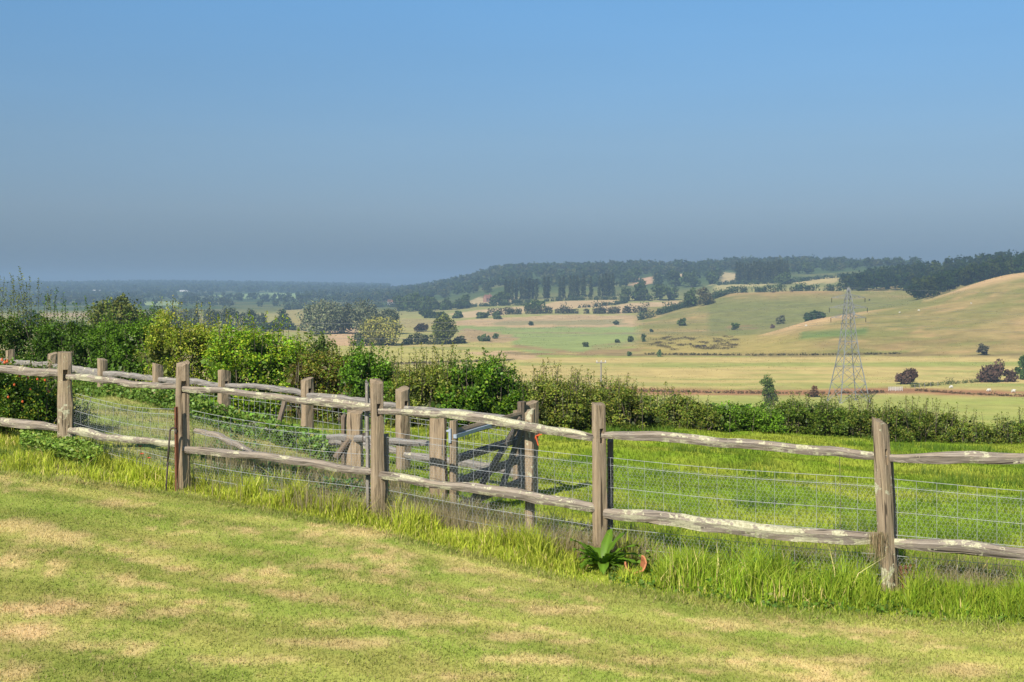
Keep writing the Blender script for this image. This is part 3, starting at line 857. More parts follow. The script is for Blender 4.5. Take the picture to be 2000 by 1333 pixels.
# --- short cross fence between the lane and the gate ------------------
xb = at(693, 955, 13.6)
cross = empty('cross_fence', (xb.x, xb.y, gz(xb.x, xb.y)))
tag(cross, 'short dark-railed fence piece between the brown shadowed post and the gate hanging post', 'fence')
def cpost(px, pb, pt_, Y, w, d, yaw, seed, mat='post', slots=(), taper=1.05):
    b = at(px, pb, Y); t = at(px, pt_, Y); b.z = min(b.z, gz(b.x, b.y)) - .02
    return reparent(make_post('post', b, t, w, d, yaw, M[mat], None, seed=seed, slots=slots, taper=taper), cross)
cpost(693, 960, 803, 13.6, .165, .14, -.1, 181, taper=1.1)
hb = at(856, 1000, 11.75)
cpost(856, 1000, 819, 11.75, .15, .13, -.12, 182, taper=1.15)
for pts, sd in (([(640, 848, 862, 14.2), (700, 852, 866, 13.4), (770, 858, 871, 12.6), (842, 863, 876, 11.8)], 183),
                ([(700, 962, 973, 13.4), (789, 979, 989, 12.5), (842, 981, 990, 11.85)], 184)):
    reparent(rail_from('rail', pts, M['rail_grey' if sd == 183 else 'gate_wood'], None, sd, .035, .06, 18, .15), cross)
stake(671, 905, 812, 13.9, .045, .05, 'gate_wood', 185, cross)
b_ = at(655, 895, 13.5); t_ = at(684, 858, 13.55)
reparent(sweep('strut', [b_ + (t_ - b_) * k / 5 for k in range(6)], .03, .035, M['gate_wood'], None, 8, 186, .1), cross)
mb = MB(); q = at(712, 855, 13.3); mb.box(q, (.05, .03, .10)); mb.box(q + Vector((.05, -.01, .0)), (.10, .015, .045))
reparent(mb.build('latch', M['iron']), cross)

# --- the gate ---------------------------------------------------------
GA = Vector(((886 - CX) / FPX * 11.75, 11.75, 0)); GB = Vector(((1019 - CX) / FPX * 13.3, 13.3, 0))
gate = empty('field_gate', (GA.x, GA.y, gz(GA.x, GA.y)))
tag(gate, 'dark wooden braced gate with a blue-grey strap hinge, covered in chicken wire', 'gate')
gd = (GB - GA).normalized(); gyaw = math.atan2(gd.y, gd.x); GLen = (GB - GA).length
zt0 = (HY - 822) / FPX * 11.75; zb0 = (HY - 1012) / FPX * 11.75
def gp(s, h): return Vector((GA.x + gd.x * s, GA.y + gd.y * s, zb0 + (zt0 - zb0) * h))
def gbar(name, a, b, hw, hh, mat, seed, up=Vector((0, 0, 1))):
    return reparent(sweep(name, [a + (b - a) * k / 10 for k in range(11)], hw, hh, M[mat], None, 8, seed, .05, up=up, square=5), gate)
gbar('stile', gp(0, -.02), gp(0, 1.0), .036, .05, 'post', 190, Vector((gd.x, gd.y, 0)))
gbar('stile', gp(GLen, .02), gp(GLen, 1.04), .04, .065, 'gate_wood', 191, Vector((gd.x, gd.y, 0)))
for h, nm, wv in ((.865, 'rail', .045), (.60, 'rail', .04), (.36, 'rail', .04), (.10, 'rail', .042)):
    gbar(nm, gp(.04, h), gp(GLen - .04, h + .015), .022, wv, 'gate_wood' if h < .8 else 'post', 192 + int(h * 10))
gbar('brace', gp(.25, .06) + Vector((.03, -.02, 0)), gp(GLen - .12, .84) + Vector((.03, -.02, 0)), .02, .045, 'gate_wood', 203)
gbar('brace', gp(GLen * .62, .10) + Vector((.03, -.02, 0)), gp(GLen - .03, .80) + Vector((.03, -.02, 0)), .02, .055, 'gate_wood', 204)
mb = MB(); a = gp(-.045, .845); b = gp(.78, .865)
off = Vector((gd.y, -gd.x, 0)) * .034
mb.bar(a + off, b + off, .026, 4, .020)
hg = mb.build('strap_hinge', M['galv']); hg.parent = None; reparent(hg, gate)
for s in (.12, .32, .52):
    m2 = MB(); c = gp(s, .853) + off * 1.9; m2.bar(c - off * .3, c + off * .25, .011, 8)
    bo = m2.build('bolt', M['iron']); bo.parent = hg; bo.matrix_parent_inverse = Matrix.Translation(-Vector(gate.location))
m2 = MB(); c = at(879, 853, 11.70); m2.bar(c + Vector((0, 0, -.06)), c + Vector((0, 0, .075)), .014, 8); m2.bar(c + Vector((-.05, .03, .05)), c + Vector((0, 0, .05)), .012, 6)
reparent(m2.build('hinge_pin', M['galv']), gate)
A2 = gp(.03, 0) + off * 1.4; B2 = gp(GLen - .03, 0) + off * 1.4
reparent(net('wire_netting', (A2.x, A2.y), (B2.x, B2.y), zb0 + (zt0 - zb0) * .85, zb0 + (zt0 - zb0) * .85, zb0 + .02, zb0 + .02, None, seed=77, rows=5, r=.0018, hexc=.036), gate)
m2 = MB(); c = at(1046, 852, 13.35)
pts = [c + Vector((.05 * math.sin(k * 1.3), -.03 * math.cos(k * 1.7), .06 * math.cos(k * .9))) for k in range(9)]
m2.tube(pts, .007, 5); m2.tube([c, c + Vector((.03, -.03, -.10))], .006, 5); m2.tube([c, c + Vector((.07, -.02, .02))], .006, 5)
tw = m2.build('twine', M['twine']); tag(tw, 'orange baler twine knotted round the gate latch post', 'twine')
# shorter latch post beside the tall one
lp = at(1012, 1000, 13.42); lt = at(1012, 802, 13.42)
o = make_post('latch_post', lp, lt, .10, .10, .3, M['post'], None, seed=210)
tag(o, 'short pale post beside the tall gate post at the free end of the gate', 'post')

# --- loose things along the fence -------------------------------------
pts = [(381, 836, 846, 13.6), (420, 846, 856, 13.4), (460, 862, 871, 13.2), (500, 882, 891, 12.95), (535, 893, 901, 12.7)]
o = rail_from('fallen_rail', pts, M['rail'], None, 220, .04, 0, 20, .2)
tag(o, 'pale fallen rail lying slantwise in the lane between the two fences', 'rail')
m2 = MB()
p0 = at(323, 962, 11.75); p1 = at(332, 842, 11.75)
hook = [p0 + Vector((0, 0, -.1)), p0.lerp(p1, .5), p1, p1 + Vector((.012, 0, .022)), p1 + Vector((.035, 0, .03)), p1 + Vector((.055, 0, .018)), p1 + Vector((.06, 0, -.03))]
m2.tube(hook, .009, 7)
tag(m2.build('fence_pin', M['iron'], None, True), 'thin brown iron pin with a hooked top leaning beside the fence post', 'iron pin')
m2 = MB(); p0 = at(344, 962, 11.78); p1 = at(342.5, 795, 11.78)
m2.bar(p0 + Vector((0, 0, -.15)), p1, .012, 4); m2.bar(p0 + Vector((.014, .016, -.15)), p1 + Vector((.014, .016, 0)), .010, 4)
tag(m2.build('angle_iron', M['rust']), 'rusty red-brown angle iron standing against the second front post', 'iron stake')
m2 = MB(); p0 = at(1183, 1085, 10.05); p1 = at(1187, 1040, 10.05)
m2.bar(p0 + Vector((0, 0, -.12)), p1, .014, 4, .012)
tag(m2.build('rusty_peg', M['rust']), 'short rusty peg at the foot of the post above the broad-leaved dock', 'iron stake')
# broken flower pot in the long grass
pc = at(1242, 1108, 9.6)
bm = bmesh.new()
prof = [(.035, -.10), (.05, -.04), (.062, .0), (.070, .004), (.070, .026), (.060, .026), (.052, -.02)]
nseg = 14
ringv = []
for k in range(nseg + 1):
    t = -2.9 + 4.3 * k / nseg
    ringv.append([bm.verts.new((r_ * math.cos(t), r_ * math.sin(t), z_ + (.012 * math.sin(k * 2.1) if j >= 3 else 0))) for j, (r_, z_) in enumerate(prof)])
for k in range(nseg):
    for j in range(len(prof) - 1):
        bm.faces.new((ringv[k][j], ringv[k + 1][j], ringv[k + 1][j + 1], ringv[k][j + 1]))
me = bpy.data.meshes.new('flower_pot'); bm.to_mesh(me); bm.free(); me.materials.append(M['terracotta'])
o = mobj('flower_pot', me); o.location = pc + Vector((0, 0, .02)); o.rotation_euler = (R(50), R(15), R(-25)); o.scale = (1.25, 1.25, 1.0)
tag(o, 'broken orange terracotta flower pot lying in the long grass', 'flower pot')

# ------------------------------------------------------------------ foliage makers
def rand_unit(n, r=rng):
    v = r.normal(size=(n, 3)); return v / np.linalg.norm(v, axis=1)[:, None]

def leaf_arrays(P, L, cols, aspect=.62, up=.0, r=rng, fold=.12):
    """one folded four-sided leaf for each point"""
    n = len(P); d = rand_unit(n, r); d[:, 2] = d[:, 2] * .7 + up
    d /= np.linalg.norm(d, axis=1)[:, None]
    s = np.cross(d, rand_unit(n, r)); s /= np.linalg.norm(s, axis=1)[:, None] + 1e-9
    nn = np.cross(d, s)
    L = np.broadcast_to(np.asarray(L, float), (n,))[:, None]
    W = L * aspect * .5
    v = np.stack([P - d * L * .5, P + s * W + nn * L * fold, P + d * L * .5, P - s * W + nn * L * fold], 1).reshape(-1, 3)
    f = np.arange(n * 4).reshape(-1, 4)
    return v, f, np.repeat(cols, 4, axis=0)

def blade_arrays(P, H, W, cols, lean=.35, r=rng, tipcol=1.1, dirx=None, seg=2):
    """curved grass blades: two segments and a tip"""
    n = len(P); a = r.uniform(0, 2 * np.pi, n)
    side = np.stack([np.cos(a), np.sin(a), np.zeros(n)], 1)
    b = r.uniform(0, 2 * np.pi, n); ln = np.abs(r.normal(0, lean, n))
    out = np.stack([np.cos(b), np.sin(b), np.zeros(n)], 1) * (H * ln)[:, None]
    if dirx is not None: out = out + np.asarray(dirx) * H[:, None]
    z = np.zeros((n, 3)); z[:, 2] = H
    sw = side * (W * .5)[:, None]
    if seg == 1:
        v = np.stack([P - sw, P + sw, P + z * .95 + out], 1).reshape(-1, 3)
        return v, [np.arange(3 * n).reshape(-1, 3)], np.repeat(cols, 3, axis=0)
    m = P + z * .55 + out * .30; t = P + z * .92 + out
    v = np.stack([P - sw, P + sw, m + sw * .75, m - sw * .75, t], 1).reshape(-1, 3)
    k = np.arange(n)[:, None] * 5
    cc = np.stack([cols * .85, cols * .85, cols, cols, cols * tipcol], 1).reshape(-1, 3)
    return v, [k + np.array([[0, 1, 2, 3]]), k + np.array([[3, 2, 4]])], cc

def jitter_cols(n, base, var=.2, alt=None, p_alt=0.0, r=rng):
    base = np.asarray(base, float)
    c = np.broadcast_to(base, (n, 3)) * (1 + r.normal(0, var, (n, 1))) * (1 + r.normal(0, var * .3, (n, 3)))
    if alt is not None and p_alt > 0:
        m = r.random(n) < p_alt
        c = np.where(m[:, None], np.asarray(alt) * (1 + r.normal(0, var * .6, (n, 1))), c)
    return np.clip(c, .005, .9)

# ------------------------------------------------------------------ lawn blades (stuff)
def scatter_px(n, px0, px1, Y0, Y1, r=rng, power=1.0):
    """points spread evenly over the ground between two bearings and two distances"""
    u = r.random(n)
    Y = (Y0 ** (2 - power) + u * (Y1 ** (2 - power) - Y0 ** (2 - power))) ** (1 / (2 - power))
    px = r.uniform(px0, px1, n)
    return (px - CX) / FPX * Y, Y, px

n = 390000
X, Y, px = scatter_px(n, -350, 2400, 4.2, 14.0, power=1.25)
k = Y < border_Y(px) + .04
X, Y, px = X[k], Y[k], px[k]; Z = ground(X, Y); py = HY - FPX * Z / Y
c = lawn_col(X, Y, px, py) * (1 + rng.normal(0, .24, (len(X), 1))) * 1.28
c = np.where(rng.random(len(X))[:, None] < .10, np.array((.46, .36, .18)), c)
edge = 1 - smooth(.0, .45, border_Y(px) - Y)
Hh = rng.uniform(.010, .025, len(X)) * (1 + edge * 1.8) * (.7 + .6 * fbm(X * 3, Y * 3, 12))
v, f, cc = blade_arrays(np.stack([X, Y, Z - .004], 1), Hh, rng.uniform(.003, .006, len(X)) * (1 + .06 * Y), c, .9, seg=1)
tag(mobj('lawn_grass', np_mesh('lawn_grass', v, f, cc, M['blade'])), 'short mown grass blades of the lawn', 'grass', None, 'stuff')

# ------------------------------------------------------------------ pasture blades and tussocks (stuff)
n = 205000
X, Y, px = scatter_px(n, -200, 2550, 8.6, 31, power=1.3)
k = (Y > border_Y(px) + .5)
X, Y, px = X[k], Y[k], px[k]; Z = ground(X, Y); py = HY - FPX * Z / Y
c = pasture_col(X, Y, px, py) * (1 + rng.normal(0, .16, (len(X), 1))) * 1.02
tus = fbm(X * 1.1 + 5, Y * 1.1, 88)
big = smooth(.60, .72, tus)
Hh = rng.uniform(.035, .075, len(X)) * (1 + 1.9 * big) * np.where(px < 650, .8, 1)
c = mixc(c, np.array((.10, .21, .03)), big * .55)
v, f, cc = blade_arrays(np.stack([X, Y, Z - .008], 1), Hh, rng.uniform(.006, .010, len(X)) * (.45 + .075 * Y), c, .5, seg=1)
tag(mobj('pasture_grass', np_mesh('pasture_grass', v, f, cc, M['blade'])), 'bright green tussocky pasture grass behind the fence', 'grass', None, 'stuff')

# ------------------------------------------------------------------ long grass strip along the front fence (stuff)
def fence_Y(px): return np.interp(px, [p[0] for p in FP], [p[3] for p in FP])
n = 95000
px = rng.uniform(-200, 2420, n); yb = border_Y(px); yf = fence_Y(px)
u = rng.random(n)
Y = yb + .02 + u * (yf + .75 - yb)
X = (px - CX) / FPX * Y; Z = ground(X, Y)
clump = fbm(X * 2.2, Y * 2.2, 99); cl2 = fbm(X * .7 + 9, Y * .7, 98)
rise = smooth(0, .45, Y - yb)
tuft = smooth(.42, .72, fbm(X * 4.5, Y * 4.5, 97))
nearpost = np.min(np.abs(px[:, None] - np.array([p[0] + 6 for p in FP])[None]), axis=1)
Hh = (.035 + (.06 + .26 * clump * tuft + (.03 + .08 * clump) * smooth(1100, 1350, px)) * rise) * rng.uniform(.45, 1.45, n) * np.where(px < 330, .7, 1.0)
Hh = np.where((nearpost < 30) & (Y < yf + .1), Hh * .45, Hh)
Hh = np.where((px > 1125) & (px < 1285) & (Y < yf - .1), Hh * .42, Hh)
dryp = smooth(.48, .66, cl2) * .65 + .12
dryp = dryp * (1 - .8 * smooth(1150, 1300, px))
isdry = rng.random(n) < dryp * .62
lush = smooth(1100, 1350, px)
c = mixc(mixc(np.array((.25, .33, .035)), np.array((.14, .25, .022)), lush), mixc(np.array((.40, .42, .08)), np.array((.30, .36, .055)), lush), rng.random(n))
c = np.where(isdry[:, None], mixc(np.array((.48, .42, .19)), np.array((.58, .46, .27)), rng.random(n)), c)
patch = .62 + .76 * fbm(X * 3.1 + 5, Y * 3.1, 93)
c = c * (1 + rng.normal(0, .22, (n, 1))) * np.array((1.36, 1.32, 1.0)) * patch[:, None]
v, f, cc = blade_arrays(np.stack([X, Y, Z - .01], 1), Hh, rng.uniform(.005, .011, n), c, .42)
tag(mobj('long_grass', np_mesh('long_grass', v, f, cc, M['blade'])), 'uncut long grass growing along the foot of the front fence', 'grass', None, 'stuff')

# fine dead bents and pale stalks in the lane and along the fence (stuff)
n = 34000
px = rng.uniform(330, 2050, n); yf = fence_Y(px)
Y = yf + rng.uniform(-.45, 2.6, n) * np.where(px < 800, 1, .30)
X = (px - CX) / FPX * Y; Z = ground(X, Y)
keep = rng.random(n) < smooth(.35, .6, fbm(X * 1.2, Y * 1.2, 65)) * .9 + .1
X, Y, Z = X[keep], Y[keep], Z[keep]; n = len(X)
c = mixc(np.array((.44, .36, .20)), np.array((.30, .25, .15)), rng.random(n))
v, f, cc = blade_arrays(np.stack([X, Y, Z - .01], 1), rng.uniform(.12, .34, n), rng.uniform(.003, .006, n), c, .35)
tag(mobj('dry_bents', np_mesh('dry_bents', v, f, cc, M['blade'])), 'dry straw-coloured grass stalks in the lane between the fences', 'grass', None, 'stuff')

# low leafy weeds: nettles and dock along the rear fence and under the front rails (stuff)
def weeds(name, label, n, pxr, Yf, depth, hmax, col, leaf, seed, thr=.42):
    r = np.random.default_rng(seed)
    px = r.uniform(*pxr, n); Y = Yf(px) + r.uniform(*depth, n)
    X = (px - CX) / FPX * Y; Z = ground(X, Y)
    cl = smooth(thr, thr + .22, fbm(X * 1.3, Y * 1.3, seed))
    h = r.random(n) * hmax * (.25 + .75 * cl)
    keep = r.random(n) < .25 + .75 * cl
    P = np.stack([X, Y, Z + h], 1)[keep]
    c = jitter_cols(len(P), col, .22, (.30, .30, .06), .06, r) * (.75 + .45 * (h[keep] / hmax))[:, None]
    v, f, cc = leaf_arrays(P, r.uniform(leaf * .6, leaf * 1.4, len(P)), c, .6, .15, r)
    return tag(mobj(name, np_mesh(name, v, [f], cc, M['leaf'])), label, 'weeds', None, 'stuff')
def rear_Y(px): return np.interp(px, [p[0] for p in RP[::-1]], [k[1] for k in RK[::-1]])
weeds('nettle_patch', 'green nettles and weeds along the foot of the rear fence', 26000, (140, 640), rear_Y, (-1.9, .5), .30, (.17, .28, .045), .06, 301, .40)
weeds('weed_patch', 'broad green weeds at the edge of the lawn under the left rails', 6000, (40, 200), lambda p: fence_Y(p) - .35, (-.45, .45), .17, (.20, .30, .05), .042, 302, .30)
weeds('clover_patch', 'low leafy weeds in the grass below the right-hand rails', 10000, (1190, 2060), lambda p: border_Y(p) + .30, (-.28, .65), .20, (.15, .26, .035), .036, 303, .44)
weeds('creeper_patch', 'small leafy weeds in the lane behind the middle rails', 9000, (380, 760), lambda p: fence_Y(p) + 1.4, (-1.2, 1.2), .25, (.11, .22, .05), .04, 304, .46)

# ------------------------------------------------------------------ shrubs of the hedge
def shrub(name, label, px0, px1, Yc, top, base_drop, nleaf, leaf, col, alt=None, p_alt=0., depth=1.3, shoots=(0, 0), cat='shrub', seed=0, group=None,
          density_top=1.0, stems=18, trans='leaf', shoot_leaf=None, gap=.0, shoot_cols=None):
    """a bush filling px0..px1; top = [(px, py)] outline; stems and upright shoots"""
    r = np.random.default_rng(seed)
    pxc = (px0 + px1) / 2; g = on_ground(pxc, Yc)
    e = empty(name, g); tag(e, label, cat, group)
    tx = np.array([t[0] for t in top], float); ty = np.array([t[1] for t in top], float)
    W = (px1 - px0)
    nleaf = int(nleaf * 1.3); leaf = leaf * .84
    ncl = max(40, int(nleaf / 60))
    cpx = r.uniform(px0 - W * .06, px1 + W * .06, ncl)
    cY = Yc + r.normal(0, depth * .33, ncl)
    hz = ((HY - np.interp(cpx, tx, ty)) / FPX * Yc)
    cX = (cpx - CX) / FPX * Yc
    zg = ground(cX, cY)
    hfrac = 1 - r.random(ncl) ** 1.35 * 1.02
    prof = 1 - .28 * ((cY - Yc) / depth) ** 2 - .15 * smooth(.8, 1.1, np.abs(cpx - pxc) / (W / 2))
    cZ = zg + (hz - zg) * np.clip(hfrac * prof, .02, 1.05)
    rad = r.uniform(.10, .26, ncl) * (.6 + .4 * (hz - zg) / 1.6)
    tone = 1 + r.normal(0, .20, ncl)
    idx = r.integers(0, ncl, nleaf)
    P = np.stack([cX, cY, cZ], 1)[idx] + rand_unit(nleaf, r) * (rad[idx] * r.random(nleaf) ** .45)[:, None] * np.array([1, 1, .9])
    zlow = ground(P[:, 0], P[:, 1]) + .03
    P[:, 2] = np.maximum(P[:, 2], zlow + r.random(nleaf) * .12)
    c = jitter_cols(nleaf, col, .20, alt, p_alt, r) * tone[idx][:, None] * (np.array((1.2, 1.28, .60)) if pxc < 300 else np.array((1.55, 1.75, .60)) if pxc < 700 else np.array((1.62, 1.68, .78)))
    V, Fc, CC = [], [], []
    v, f, cc = leaf_arrays(P - np.array(g), r.uniform(leaf * .65, leaf * 1.35, nleaf), c, .6, .1, r)
    V.append(v); Fc.append(f); CC.append(cc); off = len(v)
    nc_ = nleaf // 9                                   # oversized darker leaves added inside to block light and deepen the gaps
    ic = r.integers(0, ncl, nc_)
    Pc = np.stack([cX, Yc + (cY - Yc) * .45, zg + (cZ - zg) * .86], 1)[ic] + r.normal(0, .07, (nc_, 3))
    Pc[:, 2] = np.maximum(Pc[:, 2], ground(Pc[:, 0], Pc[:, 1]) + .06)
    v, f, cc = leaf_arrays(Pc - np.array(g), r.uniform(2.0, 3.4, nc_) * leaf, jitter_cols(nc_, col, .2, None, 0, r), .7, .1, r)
    V.append(v); Fc.append(f + off); CC.append(cc); off += len(v)
    st = MB(); G = Vector(g)
    for i in range(stems):
        x = r.uniform(px0, px1); b = Vector(((x - CX) / FPX * Yc, Yc + r.normal(0, depth * .15), 0)); b.z = gz(b.x, b.y) - .05
        hz_ = (HY - float(np.interp(x, tx, ty))) / FPX * Yc - b.z
        t = b + Vector((r.normal(0, .18), r.normal(0, .18), hz_ * r.uniform(.65, .97)))
        m = b.lerp(t, .5) + Vector((r.normal(0, .06), r.normal(0, .06), 0))
        st.tube([b - G, m - G, t - G], [.014, .010, .005], 4)
    ns, hs = int(shoots[0] * 1.5), shoots[1] * 1.1
    SP, SC_ = [], []
    for i in range(ns):
        x = r.uniform(px0, px1); yy = float(np.interp(x, tx, ty))
        b = at(x, yy + 14, Yc); b.y += r.normal(0, depth * .25)
        h = hs * r.uniform(.45, 1.15)
        t = b + Vector((r.normal(0, .08) * h * 2, r.normal(0, .05), h))
        st.tube([b + Vector((0, 0, -.45)) - G, b.lerp(t, .5) - G, t - G], [.007, .005, .002], 3)
        m = int(16 + 46 * h)
        u = r.random(m) ** .8
        q = np.array(b)[None] + (np.array(t) - np.array(b))[None] * (u * 1.02)[:, None] + r.normal(0, 1, (m, 3)) * (.075 * (1.15 - u))[:, None]
        SP.append(q); SC_.append(jitter_cols(m, shoot_cols or col, .2, alt, p_alt, r) * np.array((1.4, 1.4, .75)))
    if ns:
        SPn = np.concatenate(SP) - np.array(g); SCn = np.concatenate(SC_)
        v, f, cc = leaf_arrays(SPn, r.uniform(.6, 1.3, len(SPn)) * (shoot_leaf or leaf * .9), SCn, .5, .35, r)
        V.append(v); Fc.append(f + off); CC.append(cc)
    mobj('foliage', np_mesh('foliage', np.concatenate(V), [np.concatenate(Fc)], np.concatenate(CC), M[trans]), e)
    tag(st.build('stems', M['stem'], e), kind='stuff')
    return e

HG = 'shrubs of the hedge along the pasture'
DK, MD, BR, OL, YL = (.055, .105, .022), (.085, .150, .028), (.115, .215, .030), (.120, .140, .045), (.235, .250, .050)
shrub('hedge_shrub', 'dark green hawthorn shrub with tall wispy shoots at the left end of the hedge', -60, 95, 29.5, [(-60, 632), (0, 622), (60, 612), (95, 625)], 0, 11000, .062, DK, OL, .30, 1.5, (26, 1.05), seed=401, group=HG, shoot_cols=(.12, .145, .05))
shrub('hedge_shrub', 'dense dark hedge shrub behind the second rear fence post, left of the oak', 80, 215, 28, [(80, 622), (130, 634), (175, 640), (215, 628)], 0, 10000, .06, (.065, .12, .024), MD, .35, 1.4, (16, .75), seed=402, group=HG)
shrub('hedge_shrub', 'mid green hedge shrub directly below the broad oak crown', 190, 330, 26.5, [(190, 636), (240, 640), (290, 628), (330, 632)], 0, 11000, .058, MD, BR, .35, 1.4, (12, .5), seed=403, group=HG)
shrub('hedge_shrub', 'yellow-green loose hedge shrub with pale dry leaves, above the second front post', 300, 440, 25.3, [(300, 628), (325, 612), (360, 632), (400, 640), (440, 640)], 0, 10500, .058, (.165, .190, .050), (.30, .26, .10), .28, 1.3, (14, .5), seed=404, group=HG)
shrub('hedge_shrub', 'bright green arching hedge shrub with long leafy sprays', 420, 600, 24.2, [(420, 640), (470, 646), (520, 652), (570, 668), (600, 690)], 0, 14000, .06, (.135, .215, .034), (.25, .26, .05), .30, 1.3, (18, .5), seed=405, group=HG)
shrub('hedge_shrub', 'brown-tinged hedge shrub in front of the rounded green tree', 575, 705, 23.6, [(575, 700), (620, 694), (660, 696), (705, 704)], 0, 9500, .055, (.13, .105, .045), (.10, .14, .035), .40, 1.3, (10, .35), seed=406, group=HG)
shrub('hedge_shrub', 'dark leafy hedge shrub behind the third front post', 680, 790, 23.2, [(680, 690), (712, 688), (750, 712), (790, 738)], 0, 9000, .062, (.075, .14, .026), BR, .25, 1.3, (10, .4), seed=407, group=HG)
shrub('hedge_shrub', 'olive hedge shrub with thin seed-headed shoots, left of the glossy green shrub', 770, 885, 22.8, [(770, 738), (820, 722), (860, 718), (885, 722)], 0, 9000, .052, (.12, .15, .042), (.19, .18, .07), .30, 1.2, (22, .55), seed=408, group=HG)
shrub('hedge_shrub', 'tall glossy green hedge shrub with upright leafy shoots, the densest of the hedge', 868, 1022, 22.5, [(868, 742), (885, 722), (905, 728), (935, 712), (955, 704), (975, 716), (1000, 735), (1022, 790)], 0, 11500, .066, (.058, .115, .018), (.13, .19, .03), .20, 1.2, (34, .42), seed=409, group=HG)
shrub('hedge_shrub', 'thin olive hedge shrub just right of the glossy green shrub', 1015, 1130, 22.8, [(1015, 762), (1050, 742), (1090, 742), (1130, 760)], 0, 8500, .048, (.125, .155, .045), (.19, .18, .07), .28, 1.1, (24, .42), seed=410, group=HG)
shrub('hedge_shrub', 'wispy hedge shrub in front of the small utility pole', 1115, 1250, 23.4, [(1115, 765), (1170, 752), (1215, 752), (1250, 776)], 0, 8500, .048, (.115, .145, .043), (.19, .17, .07), .28, 1.1, (26, .40), seed=411, group=HG)
shrub('hedge_shrub', 'low rounded hedge shrub above the right-hand long rail, where the hedge begins to sink', 1240, 1390, 24.2, [(1240, 780), (1300, 775), (1350, 786), (1390, 800)], 0, 8500, .048, (.105, .14, .04), (.17, .16, .06), .25, 1.1, (20, .34), seed=412, group=HG)
shrub('hedge_shrub', 'low broad-leaved green hedge shrub below the slim young tree', 1375, 1510, 24.9, [(1375, 802), (1430, 796), (1480, 800), (1510, 802)], 0, 7500, .056, (.095, .16, .032), BR, .25, 1.0, (12, .28), seed=413, group=HG)
shrub('hedge_shrub', 'dark low hedge shrub left of the pylon foot', 1495, 1640, 25.4, [(1495, 802), (1540, 790), (1590, 792), (1640, 798)], 0, 8500, .048, (.075, .115, .03), OL, .25, 1.0, (24, .36), seed=414, group=HG)
shrub('hedge_shrub', 'low hedge shrub with spiky shoots right below the pylon', 1625, 1775, 25.8, [(1625, 800), (1680, 798), (1730, 802), (1775, 805)], 0, 8500, .046, (.085, .12, .033), (.16, .15, .06), .25, 1.0, (28, .38), seed=415, group=HG)
shrub('hedge_shrub', 'thin spiky hedge shrub to the right of the last front post', 1760, 1900, 26.3, [(1760, 806), (1820, 806), (1860, 815), (1900, 826)], 0, 7500, .046, (.10, .135, .036), (.17, .17, .06), .25, .9, (30, .40), seed=416, group=HG)
shrub('hedge_shrub', 'sparse end shrub of the hedge at the right edge', 1885, 2080, 26.8, [(1885, 838), (1930, 832), (1980, 826), (2080, 830)], 0, 7000, .046, (.09, .125, .034), (.17, .17, .06), .25, .9, (24, .42), seed=417, group=HG)

# the rose bush inside the left front rails
rb = shrub('rose_bush', 'dark wild rose bush with orange hips behind the leftmost front rails', -60, 128, 14.9, [(-60, 728), (0, 722), (60, 732), (112, 748), (128, 780)], 0, 11000, .042, (.070, .125, .022), (.24, .23, .05), .12, 1.1, (10, .25), cat='rose bush', seed=430, stems=26)
rg = Vector(rb.location)
for i, (x, y) in enumerate([(4, 703), (9, 708), (14, 706), (38, 735), (55, 739), (73, 741), (88, 743), (28, 752), (60, 760), (16, 776), (95, 765), (44, 785)]):
    bm = bmesh.new(); bmesh.ops.create_icosphere(bm, subdivisions=1, radius=.014 if i > 2 else .02)
    for v_ in bm.verts:
        if v_.co.z > .008: v_.co.x *= .6; v_.co.y *= .6
        v_.co.z *= 1.3
    me = bpy.data.meshes.new('rose_hip'); bm.to_mesh(me); bm.free(); me.materials.append(M['hip'])
    o = mobj('rose_hip', me, rb); o.location = at(x, y, 14.25) - rg

# dock plant at the foot of the middle right post
def dock(name, label, P0, specs, col, seed, sc=1.0):
    e = empty(name, P0); e.scale = (sc,) * 3; tag(e, label, 'plant')
    r = np.random.default_rng(seed)
    for (az, el, Lf, Wf, bend) in specs:
        n = 9; V = []; F = []
        d = Vector((math.cos(az), math.sin(az), 0)); s = Vector((-d.y, d.x, 0))
        p = Vector((0, 0, 0)); ang = el
        for i in range(n):
            t = i / (n - 1)
            w = Wf * (math.sin(math.pi * min(1, t * .93 + .04)) ** .8) * (.25 if t < .12 else 1)
            cup = .18 * w
            ruf = .012 * math.sin(i * 2.6)
            V += [p - s * w + Vector((0, 0, cup + ruf)), p - s * w * .5 + Vector((0, 0, cup * .2)), p, p + s * w * .5 + Vector((0, 0, cup * .2)), p + s * w + Vector((0, 0, cup - ruf))]
            p = p + (d * math.cos(ang) + Vector((0, 0, math.sin(ang)))) * (Lf / (n - 1)); ang -= bend / n
        for i in range(n - 1):
            for k in range(4):
                a = i * 5 + k; F.append((a, a + 1, a + 6, a + 5))
        c = np.tile(np.array(col) * (1 + r.normal(0, .15)), (len(V), 1)); c[2::5] *= 1.35
        me = np_mesh('leaf', np.array([tuple(v) for v in V]), [np.array(F)], c, M['leaf'], True)
        mobj('leaf', me, e)
    return e
dk = at(1178, 1118, 9.85); dk.z = gz(dk.x, dk.y) + .03
_rd = np.random.default_rng(8)
specs = [(float(_rd.uniform(0, 6.28)), float(_rd.uniform(.45, 1.3)), float(_rd.uniform(.16, .30)), float(_rd.uniform(.022, .042)), float(_rd.uniform(.8, 2.0))) for _ in range(26)]
specs += [(.3, 1.3, .28, .035, .9), (.1, .8, .28, .038, 1.4), (1.2, 1.2, .30, .036, .9), (5.9, .7, .26, .04, 1.4)]
dock('dock_plant', 'broad-leaved dock clump with dark and bright green leaves at the foot of the post', dk, specs, (.14, .26, .022), 5, 1.2)
